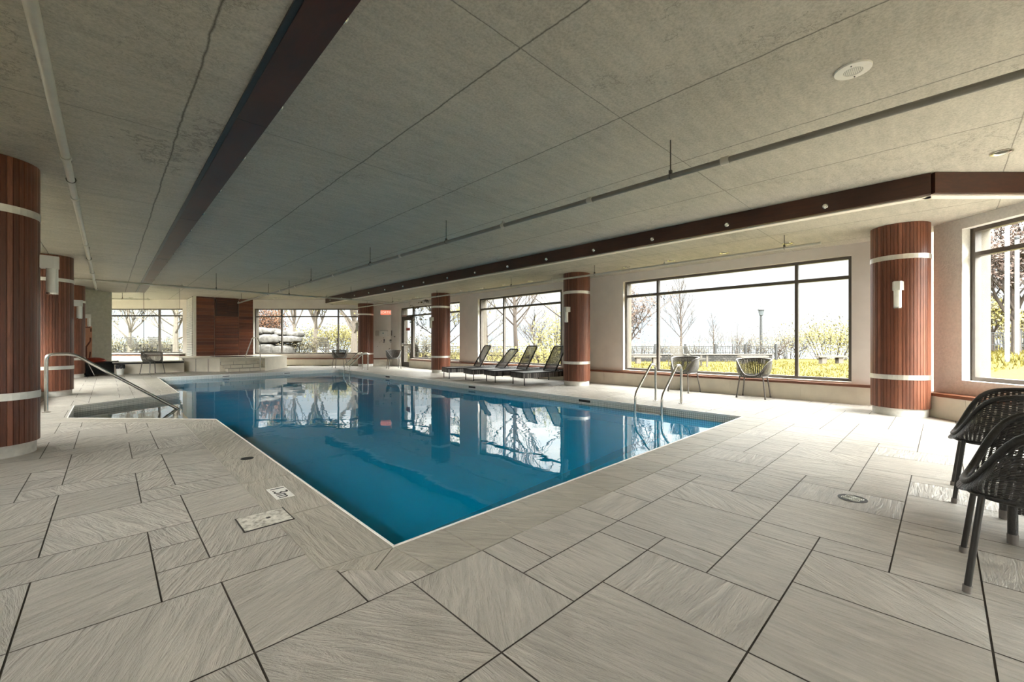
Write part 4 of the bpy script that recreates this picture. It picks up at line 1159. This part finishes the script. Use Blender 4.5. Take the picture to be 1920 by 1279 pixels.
# garden deck chairs of slats
gpaint = simple('weathered_slats', (.10, .088, .074), .8)
def deck_chair_proto():
    th = thing('slatted_garden_chair', '', 'garden chair')
    m = MB()
    for k in range(9):
        z = .42+k*.062; y = -.28-k*.028; m.box(-.29, .29, y-.012, y+.012, z, z+.045)
    m.build('back_slats', gpaint, th, local=True)
    m = MB()
    for k in range(7):
        y = .42-k*.1; m.box(-.30, .30, y-.035, y+.035, .36-k*.015, .38-k*.015)
    m.build('seat_slats', gpaint, th, local=True)
    for sx in (-.34, .34):
        m = MB(); m.box(sx-.06, sx+.06, -.35, .48, .55, .575); m.build('arm', gpaint, th, local=True)
        m = MB(); m.box(sx-.02, sx+.02, .36, .44, 0, .55); m.build('leg', gpaint, th, local=True)
        m = MB(); m.box(sx-.02, sx+.02, -.52, -.45, 0, .60); m.build('leg', gpaint, th, local=True)
    return th
dc = deck_chair_proto()
spots = [(1272, 19.5, 2.2, 'pale slatted garden chair on the lawn, left of two behind the near grey wicker chair'),
         (1304, 19.8, 3.9, 'pale slatted garden chair on the lawn, right of two behind the near grey wicker chair'),
         (261, 22.6, 3.9, 'slatted garden chair facing away beyond the far left window, the left one'),
         (300, 22.8, 3.6, 'slatted garden chair facing away beyond the far left window, the right one'),
         (614, 23.5, 5.4, 'slatted garden chair on the slope beyond the far right window'),
         (793, 20.6, 4.7, 'slatted garden chair among shrubs beyond the glass door')]
for i, (px, d, rz, lab) in enumerate(spots):
    q = fr(d, (px-960)/782*d); z = hgt(q.x, q.y)+.02
    if px < 700: z = max(z, .28)
    if i == 0: dc.location = (q.x, q.y, z); dc.rotation_euler = (0, 0, rz); dc['label'] = lab
    else: dup(dc, (q.x, q.y, z), rz, lab)
for o in bpy.data.objects:
    if o.name.startswith('slatted_garden_chair'): o['group'] = 'slatted garden chairs outside'

# trees
bark = simple('grey_bark', (.040, .031, .025), .9, 0, .25, 20); barkl = simple('pale_bark', (.15, .125, .10), .9, 0, .25, 14)
def leafmat(n, c): 
    t = NT(n); nn = t.noise(t.pos(), 3, 3); t.base(t.ramp(nn, [(.3, tuple(a*.7 for a in c)), (.7, tuple(min(1, a*1.2) for a in c))])); t.rough(.7)
    return t.m
LY = leafmat('yellow_green_leaf', (.105, .088, .020)); LB = leafmat('brown_bud', (.035, .021, .014)); LO = leafmat('orange_twig_leaf', (.09, .034, .010)); LP = leafmat('pale_straw_leaf', (.085, .070, .036)); LK = leafmat('pinkish_bud', (.075, .050, .040))
def tree(px, d, height, tr_, seed, label, lvl=4, spread=.6, trunk=.35, leaves=0, lm=None, bm=None, cat='tree', lean=(0, 0), name='bare_tree', group=None, leafsize=.06, kids_=(2, 3), zb=None, up=.35, fan=0):
    rg = random.Random(seed); q = fr(d, (px-960)/782*d); z = hgt(q.x, q.y) if zb is None else zb
    th = thing(name, label, cat, (q.x, q.y, z), 0, group)
    m = MB(); tips = []
    def grow_leader(p, dr_, L, r_, k):
        grow(p, dr_, L, r_, 1)
    def grow(p, dr_, L, r_, k):
        pts = [p]; n = 3; cur = p; dd = dr_.copy()
        for i in range(n):
            dd = (dd+Vector((rg.uniform(-1, 1), rg.uniform(-1, 1), rg.uniform(-.5, 1)*.6))*.13*(1.3 if k else .4)).normalized()
            cur = cur+dd*(L/n); pts.append(cur)
        m.tube(pts, r_, 5 if k < 2 else 3, cap=False, rr=[r_*(1-.45*i/n) for i in range(n+1)])
        if k >= 2: tips.extend(pts[1:])
        if k >= lvl: return
        nk = rg.randint(*kids_)+(4 if k == 0 else 1)
        for c in range(nk):
            fpos = rg.uniform(.35, 1.0) if k else rg.uniform(.55, 1.0)
            bp = pts[0].lerp(pts[-1], fpos) if k == 0 else pts[min(n, 1+int(fpos*n))]
            a = rg.uniform(0, 2*PI) if k else 2*PI*c/nk+rg.uniform(-.4, .4)
            side = Vector((math.cos(a), math.sin(a), 0))
            nd = (dd*(1-spread*.55)+side*spread+Vector((0, 0, up))).normalized()
            grow(bp, nd, L*rg.uniform(.55, .8), r_*(.42 if k == 0 else .55), k+1)
        if k == 0: grow_leader(pts[-1], dd, L*.85, r_*.72, 0.5)
    if fan:
        dd = Vector((lean[0], lean[1], 1)).normalized(); p0 = Vector((q.x, q.y, z-.1)); n = 10; pts = [p0]
        for i in range(n):
            dd = (dd+Vector((rg.uniform(-1, 1), rg.uniform(-1, 1), .4))*.05).normalized(); pts.append(pts[-1]+dd*height/n)
        m.tube(pts, tr_, 6, cap=False, rr=[tr_*(1-.93*i/n) for i in range(n+1)])
        def twig(p, d_, L, r_, k):
            q0 = [p]; c_ = p; dd_ = d_
            for i in range(4):
                dd_ = (dd_+Vector((rg.uniform(-1, 1), rg.uniform(-1, 1), rg.uniform(-.2, 1)))*.10).normalized(); c_ = c_+dd_*L/4; q0.append(c_)
            m.tube(q0, r_, 4 if k < 1 else 3, cap=False, rr=[r_, r_*.8, r_*.6, r_*.45, r_*.25])
            tips.extend(q0[2:])
            if k >= lvl-2: return
            for j in range(rg.randint(3, 5)):
                b_ = q0[1].lerp(q0[-1], rg.uniform(0, .9)); sd = Vector((rg.gauss(0, 1), rg.gauss(0, 1), rg.gauss(.1, .5))).normalized()
                twig(b_, (dd_*.9+sd*.55+Vector((0, 0, .15))).normalized(), L*rg.uniform(.35, .6), r_*.5, k+1)
        nb = fan
        for i in range(nb):
            t_ = trunk+(1-trunk)*(i/nb)*.92; f_ = t_*n; a_ = int(f_); b_ = pts[a_].lerp(pts[min(n, a_+1)], f_-a_)
            az = i*2.4+rg.uniform(-.3, .3); L = height*spread*(1.05-t_*.75)*rg.uniform(.75, 1.1)
            twig(b_, Vector((math.cos(az), math.sin(az), up+t_)).normalized(), L, tr_*.36*(1.1-t_*.7), 0)
    else: grow(Vector((q.x, q.y, z-.1)), Vector((lean[0], lean[1], 1)).normalized(), height*trunk, tr_, 0)
    m.build('branches', bm or bark, th)
    if leaves:
        f = MB()
        for i in range(leaves):
            t_ = rg.choice(tips); c = t_+Vector((rg.gauss(0, .14), rg.gauss(0, .14), rg.gauss(0, .12))); s = leafsize*rg.uniform(.6, 1.3)
            a = Vector((rg.gauss(0, 1), rg.gauss(0, 1), rg.gauss(0, 1))).normalized(); b = a.orthogonal().normalized()
            f.face([c-a*s, c+b*s*.6, c+a*s, c-b*s*.6])
        f.build('foliage', lm, th)
    return th
def bush(px, d, w, h, seed, label, lm, n=1500, ls=.05, stems=14, cat='shrub', name='shrub', group=None, zb=None, dep=.5):
    rg = random.Random(seed); q = fr(d, (px-960)/782*d); z = hgt(q.x, q.y) if zb is None else zb
    th = thing(name, label, cat, (q.x, q.y, z), 0, group)
    m = MB(); f = MB(); pts = []
    for i in range(stems):
        a = rg.uniform(0, 2*PI); rr = rg.random()**.5
        tip = Vector((q.x, q.y, z))+Vector((R[0], R[1], 0))*w*.5*rr*math.cos(a)+Vector((F[0], F[1], 0))*w*dep*rr*math.sin(a)+Vector((0, 0, h*rg.uniform(.6, 1)*(1-.35*rr)))
        b_ = Vector((q.x, q.y, z-.1))*.55+Vector((tip.x, tip.y, z-.1))*.45
        mid = b_.lerp(tip, .5)+Vector((rg.gauss(0, .08), rg.gauss(0, .08), 0))
        m.tube([b_, mid, tip], .015, 3, cap=False, rr=[.02, .012, .005])
        for k in range(4):
            e = mid.lerp(tip, rg.random())+Vector((rg.gauss(0, .2), rg.gauss(0, .2), rg.uniform(0, .3)))*min(1, w)
            m.tube([mid, e], .006, 3, cap=False); pts.append(e)
        pts += [tip, mid.lerp(tip, .5), b_.lerp(mid, .7)]
    m.build('stems', bark, th)
    sp_ = max(.10, w*.13)
    for i in range(n):
        c = rg.choice(pts)+Vector((rg.gauss(0, sp_), rg.gauss(0, sp_), rg.gauss(0, h*.10)))
        if c.z < z-.05: continue
        s = ls*rg.uniform(.6, 1.3); a = Vector((rg.gauss(0, 1), rg.gauss(0, 1), rg.gauss(0, 1))).normalized(); b = a.orthogonal().normalized()
        f.face([c-a*s, c+b*s*.6, c+a*s, c-b*s*.6])
    f.build('foliage', lm, th); return th

tree(1277, 28, 5.6, .09, 11, 'slender bare tree by the lake, left part of the large window', lvl=4, spread=.42, trunk=.25, up=.9, fan=26)
tree(1338, 31, 3.6, .06, 12, 'small bare sapling left of the lamp post', lvl=4, spread=.36, trunk=.2, up=1.0, fan=18)
tree(1310, 33, 3.0, .05, 17, 'thin bare sapling between the slender tree and the small one', lvl=3, spread=.36, trunk=.2, up=1.0, fan=14)
tree(1455, 28, 3.0, .07, 13, 'crooked bare tree just right of the lamp post', lvl=4, spread=.8, trunk=.22, lean=(.3, -.3), up=.1)
tree(1492, 29, 3.0, .06, 14, 'crooked bare tree behind the right window mullion', lvl=4, spread=.8, trunk=.22, up=.1)
tree(1172, 17, 6.0, .10, 15, 'budding tree at the left edge of the large window', lvl=4, spread=.7, trunk=.22, leaves=1500, lm=LB, leafsize=.06)
bush(1560, 27.5, 5.0, 3.0, 21, 'large yellow-green shrub at the right of the large window', LY, 4200, .06, 40)
bush(1478, 29.5, 3.6, 2.6, 22, 'light yellow shrub beyond the fence right of the lamp post', LP, 1700, .05, 30)
for i, (px, w, h, lab) in enumerate([(1200, 2.5, 1.7, 'straw-coloured scrub beyond the fence at the left of the large window'), (1248, 2.2, 1.6, 'straw-coloured scrub beyond the fence under the slender tree'), (1300, 2.2, 1.4, 'straw-coloured scrub beyond the fence behind the garden chairs'), (1372, 2.8, 2.6, 'twiggy scrub beyond the fence left of the lamp post'), (1412, 2.2, 1.8, 'twiggy scrub beyond the fence at the foot of the lamp post')]):
    bush(px, 27.6, w, h, 30+i, lab, LP, 500, .04, 34)
# window B
tree(968, 18.5, 6.2, .12, 41, 'large bare tree with fanned branches beyond the loungers', lvl=4, spread=.46, trunk=.30, up=.55, fan=34)
tree(1012, 22, 3.6, .08, 42, 'crooked dark tree right of the large bare tree', lvl=4, spread=.7, trunk=.3, lean=(-.2, .2))
bush(1048, 19.5, 2.4, 3.2, 43, 'tall yellow-green shrub beside the near column window', LY, 2600, .055, 30)
bush(1010, 18, 4.6, 1.3, 44, 'low yellow hedge beyond the loungers', LY, 2600, .05, 40)
bush(905, 20, 2.2, 1.6, 45, 'pale shrub at the left edge of the loungers window', LP, 900, .05, 24)
tree(912, 23, 5.0, .07, 46, 'thin budding tree at the left of the loungers window', lvl=4, spread=.34, trunk=.2, fan=20, leaves=700, lm=LP, leafsize=.05)
tree(1068, 16, 6.0, .09, 47, 'bare tree partly hidden by the second column', lvl=4, spread=.42, trunk=.3, fan=22)
# window C
tree(838, 19, 5.5, .09, 51, 'budding tree beyond the door-side column', lvl=4, spread=.42, trunk=.2, fan=22, leaves=2400, lm=LY, leafsize=.06)
bush(790, 21.5, 3.2, 1.5, 52, 'scrub behind the garden chair beyond the door', LP, 1500, .05, 40)
bush(846, 20, 2.0, 1.2, 53, 'yellow scrub beyond the narrow window right of the door-side column', LY, 1100, .05, 24)
# far right window
tree(552, 27, 7.5, .12, 61, 'pale forked tree above the boulders', lvl=4, spread=.5, trunk=.35, leaves=2600, lm=LY, bm=barkl, leafsize=.07, zb=.6)
tree(590, 26, 7.0, .17, 62, 'stout forked tree in the middle of the far right window', lvl=4, spread=.5, trunk=.3, leaves=5200, lm=LY, bm=barkl, leafsize=.07, zb=.6)
tree(664, 24, 6.5, .22, 63, 'thick pale tree trunk beside the far corner column', lvl=4, spread=.8, trunk=.38, leaves=5200, lm=LY, bm=barkl, leafsize=.07, zb=.3)
tree(520, 30, 7.5, .14, 64, 'yellow leafed tree behind the boulders', lvl=4, spread=.5, trunk=.3, leaves=2200, lm=LY, bm=barkl, leafsize=.08, zb=.6)
bush(500, 24.5, 1.7, 2.3, 65, 'orange shrub above the boulders', LO, 3000, .05, 44, zb=1.2)
bush(560, 25, 2.6, 1.0, 66, 'straw-coloured shrub right of the boulders', LP, 2200, .05, 34, zb=.45)
bush(640, 28, 5, 2.0, 67, 'yellow shrub bank beyond the far right window', LY, 3600, .07, 50, zb=.5)
t = NT('boulder_rock'); n = t.noise(t.pos(), 4, 6, .65); t.base(t.ramp(n, [(.3, (.05, .045, .04)), (.5, (.14, .13, .118)), (.7, (.22, .205, .185))])); t.rough(.9); t.bump(n, .7, .05); M['rock'] = t.m
def boulder(px0, px1, y0, y1, d, seed, label):
    rg = random.Random(seed); cx_ = (px0+px1)/2; w = (px1-px0)/782*d/2; zc = CAMH-((y0+y1)/2-642)/782*d; h = (y1-y0)/782*d/2
    q = fr(d, (cx_-960)/782*d, zc); m = MB()
    def f(u, v):
        a = 2*PI*u; b = PI*(v-.5); c, s = math.cos(a), math.sin(a)
        e = lambda x_, k=.55: math.copysign(abs(x_)**k, x_)
        n_ = 1+.10*mnoise.noise(Vector((c*1.5+seed, s*1.5, b*1.5)))+.05*mnoise.noise(Vector((c*4+seed, s*4, b*4)))
        return q+Vector((R[0], R[1], 0))*w*e(c)*e(math.cos(b))*n_+Vector((F[0], F[1], 0))*.6*e(s)*e(math.cos(b))*n_+Vector((0, 0, h*e(math.sin(b))*n_))
    m.sheet(f, 24, 14); o = m.build('boulder', M['rock'], smooth=True); tag(o, label, 'boulder', 'boulders outside the far window')
boulder(476, 500, 614, 628, 23.6, 1, 'rounded boulder at the top left of the rock pile')
boulder(496, 522, 616, 627, 23.8, 2, 'pale flat boulder at the top of the rock pile')
boulder(518, 545, 620, 630, 24.0, 3, 'dark flat boulder along the top of the rock pile')
boulder(543, 566, 622, 632, 24.2, 4, 'last flat boulder at the right end of the rock pile')
boulder(472, 492, 628, 646, 23.4, 5, 'boulder in the middle row at the left of the rock pile')
boulder(487, 528, 627, 645, 23.6, 6, 'largest wide boulder in the middle of the rock pile')
boulder(524, 562, 630, 643, 23.9, 7, 'sloping boulder in the middle row at the right of the rock pile')
boulder(470, 493, 645, 666, 23.3, 8, 'boulder in the bottom row at the left of the rock pile')
boulder(491, 518, 645, 668, 23.4, 9, 'boulder in the bottom row at the middle of the rock pile')
boulder(514, 548, 648, 670, 23.6, 10, 'boulder in the bottom row at the right of the rock pile')
# far left window
tree(243, 25, 6.2, .12, 71, 'bare forked tree beyond the far left window', lvl=4, spread=.6, trunk=.32, leaves=900, lm=LP, bm=barkl, leafsize=.05, zb=.2)
tree(330, 25, 6.5, .17, 72, 'many-branched tree at the right of the far left window', lvl=4, spread=.5, trunk=.18, fan=26, leaves=1400, lm=LP, bm=barkl, leafsize=.05, zb=.2)
bush(235, 27, 5.0, 1.5, 73, 'straw-coloured hedge beyond the far left window, left part', LP, 3400, .05, 60, zb=.1)
bush(320, 27.5, 4.0, 1.4, 74, 'straw-coloured hedge beyond the far left window, right part', LP, 2400, .05, 60, zb=.1)
# near right window
tree(1905, 13.5, 7.5, .13, 81, 'large pink-budded tree beyond the flagpoles', lvl=5, spread=.62, trunk=.22, leaves=5200, lm=LK, leafsize=.05)
tree(1862, 17, 3.0, .07, 82, 'small twisted tree by the raised railing', lvl=4, spread=.7, trunk=.3, leaves=900, lm=LY, leafsize=.06)
bush(1905, 17.5, 4.0, 2.2, 83, 'yellow-green shrub behind the raised railing', LY, 1800, .06, 40)

EXF = .42
for mn in ('spring_grass', 'lake_surface', 'distant_woods', 'dry_stone', 'wall_coping', 'bench_stone', 'weathered_slats', 'grey_bark', 'pale_bark', 'yellow_green_leaf', 'brown_bud', 'orange_twig_leaf', 'pale_straw_leaf', 'pinkish_bud', 'boulder_rock', 'exterior_stone_cladding', 'lantern_pane', 'flagpole_paint'):
    for mt in bpy.data.materials:
        if not mt.name.startswith(mn): continue
        k = {'exterior_stone_cladding': .6, 'boulder_rock': .36, 'flagpole_paint': .6, 'spring_grass': .95, 'grey_bark': .7, 'pinkish_bud': .85, 'brown_bud': .8, 'yellow_green_leaf': .6, 'pale_straw_leaf': .5}.get(mn, EXF)
        for nd in mt.node_tree.nodes:
            if nd.type == 'VALTORGB':
                if max(max(el.color[:3]) for el in nd.color_ramp.elements) > .95: continue
                for el in nd.color_ramp.elements: el.color = tuple(c*k for c in el.color[:3])+(1,)
            elif nd.type == 'MIX' and nd.data_type == 'RGBA':
                for q in (6, 7):
                    if not nd.inputs[q].is_linked: nd.inputs[q].default_value = tuple(c*k for c in nd.inputs[q].default_value[:3])+(1,)
            elif nd.type == 'TEX_BRICK':
                for q in ('Color1', 'Color2', 'Mortar'): nd.inputs[q].default_value = tuple(c*k for c in nd.inputs[q].default_value[:3])+(1,)
            elif nd.type == 'BSDF_PRINCIPLED' and not nd.inputs[0].is_linked:
                nd.inputs[0].default_value = tuple(c*k for c in nd.inputs[0].default_value[:3])+(1,)
            if nd.type == 'BSDF_PRINCIPLED': nd.inputs['Specular IOR Level'].default_value = .15

# ================================================================ WORLD + LIGHT
w = bpy.data.worlds.new('World'); scene.world = w; w.use_nodes = True
nt = w.node_tree; nt.nodes.clear()
N_ = nt.nodes.new; Lk = nt.links.new
tc = N_('ShaderNodeTexCoord'); sx = N_('ShaderNodeSeparateXYZ'); Lk(tc.outputs['Generated'], sx.inputs[0])
mp = N_('ShaderNodeMapping'); mp.inputs['Scale'].default_value = (1.3, 1.3, 7); Lk(tc.outputs['Generated'], mp.inputs[0])
nz = N_('ShaderNodeTexNoise'); nz.inputs['Scale'].default_value = 2.4; nz.inputs['Detail'].default_value = 7; nz.inputs['Roughness'].default_value = .6; Lk(mp.outputs[0], nz.inputs['Vector'])
cr = N_('ShaderNodeValToRGB'); Lk(nz.outputs[0], cr.inputs[0])
cr.color_ramp.elements[0].position = .40; cr.color_ramp.elements[0].color = (.82, .89, .97, 1)
cr.color_ramp.elements[1].position = .56; cr.color_ramp.elements[1].color = (1.0, 1.0, 1.0, 1)
st_ = N_('ShaderNodeValToRGB'); Lk(sx.outputs[2], st_.inputs[0])
e = st_.color_ramp.elements
e[0].position = 0.0; e[0].color = (.040,)*3+(1,)
e[1].position = 1.0; e[1].color = (1, .97, .915, 1)
for p_, v_ in ((.15, .045), (.21, .19), (.28, .31), (.42, .80)):
    wm = 0 if p_ < .2 else 1
    q = e.new(p_); q.color = (v_, v_*(1-.035*wm), v_*(1-.085*wm), 1)
mu = N_('ShaderNodeVectorMath'); mu.operation = 'MULTIPLY'; Lk(cr.outputs[0], mu.inputs[0]); Lk(st_.outputs[0], mu.inputs[1])
dt = N_('ShaderNodeVectorMath'); dt.operation = 'DOT_PRODUCT'; dt.inputs[1].default_value = (-.55, -.80, 0); Lk(tc.outputs['Generated'], dt.inputs[0])
mr = N_('ShaderNodeMapRange'); mr.inputs['From Min'].default_value = -.6; mr.inputs['From Max'].default_value = .6; mr.inputs['To Min'].default_value = .42; mr.inputs['To Max'].default_value = 2.7; Lk(dt.outputs['Value'], mr.inputs[0])
hm = N_('ShaderNodeMapRange'); hm.inputs['From Min'].default_value = .17; hm.inputs['From Max'].default_value = .30; Lk(sx.outputs[2], hm.inputs[0])
mm_ = N_('ShaderNodeMix'); Lk(hm.outputs[0], mm_.inputs[0]); mm_.inputs[2].default_value = 1.0; Lk(mr.outputs[0], mm_.inputs[3])
mu2 = N_('ShaderNodeVectorMath'); mu2.operation = 'SCALE'; Lk(mu.outputs[0], mu2.inputs[0]); Lk(mm_.outputs[0], mu2.inputs['Scale']); mu = mu2
bg = N_('ShaderNodeBackground'); bg.inputs[1].default_value = 14.0; Lk(mu.outputs[0], bg.inputs[0])
wo = N_('ShaderNodeOutputWorld'); Lk(bg.outputs[0], wo.inputs[0])

sun = bpy.data.lights.new('sun', 'SUN'); sun.energy = 2.6; sun.angle = .03; sun.color = (1, .95, .85)
so_ = bpy.data.objects.new('sun', sun); COL.objects.link(so_)
so_.rotation_euler = Vector((-.45, -.35, .82)).to_track_quat('Z', 'Y').to_euler()   # light arrives from behind the building


# ================================================================ CAMERA
cam = bpy.data.cameras.new('camera'); cam.sensor_fit = 'HORIZONTAL'; cam.sensor_width = 36
cam.lens = 782/1920*36; cam.shift_y = 2.5/1920; cam.clip_end = 5000; cam.clip_start = .05
co = bpy.data.objects.new('camera', cam); COL.objects.link(co); co.location = (0, 0, CAMH)
co.rotation_euler = (PI/2, 0, -YAW); scene.camera = co

vs = scene.view_settings; vs.view_transform = 'Standard'; vs.look = 'None'; vs.gamma = 1; vs.use_curve_mapping = False; vs.exposure = 1.2
scene.cycles.max_bounces = 10; scene.cycles.diffuse_bounces = 6; scene.cycles.glossy_bounces = 4; scene.cycles.transparent_max_bounces = 24
scene.cycles.caustics_reflective = False; scene.cycles.caustics_refractive = False; scene.cycles.sample_clamp_indirect = 6
scene.cycles.use_denoising = True
for d_ in (scene.display_settings,): d_.display_device = 'sRGB'
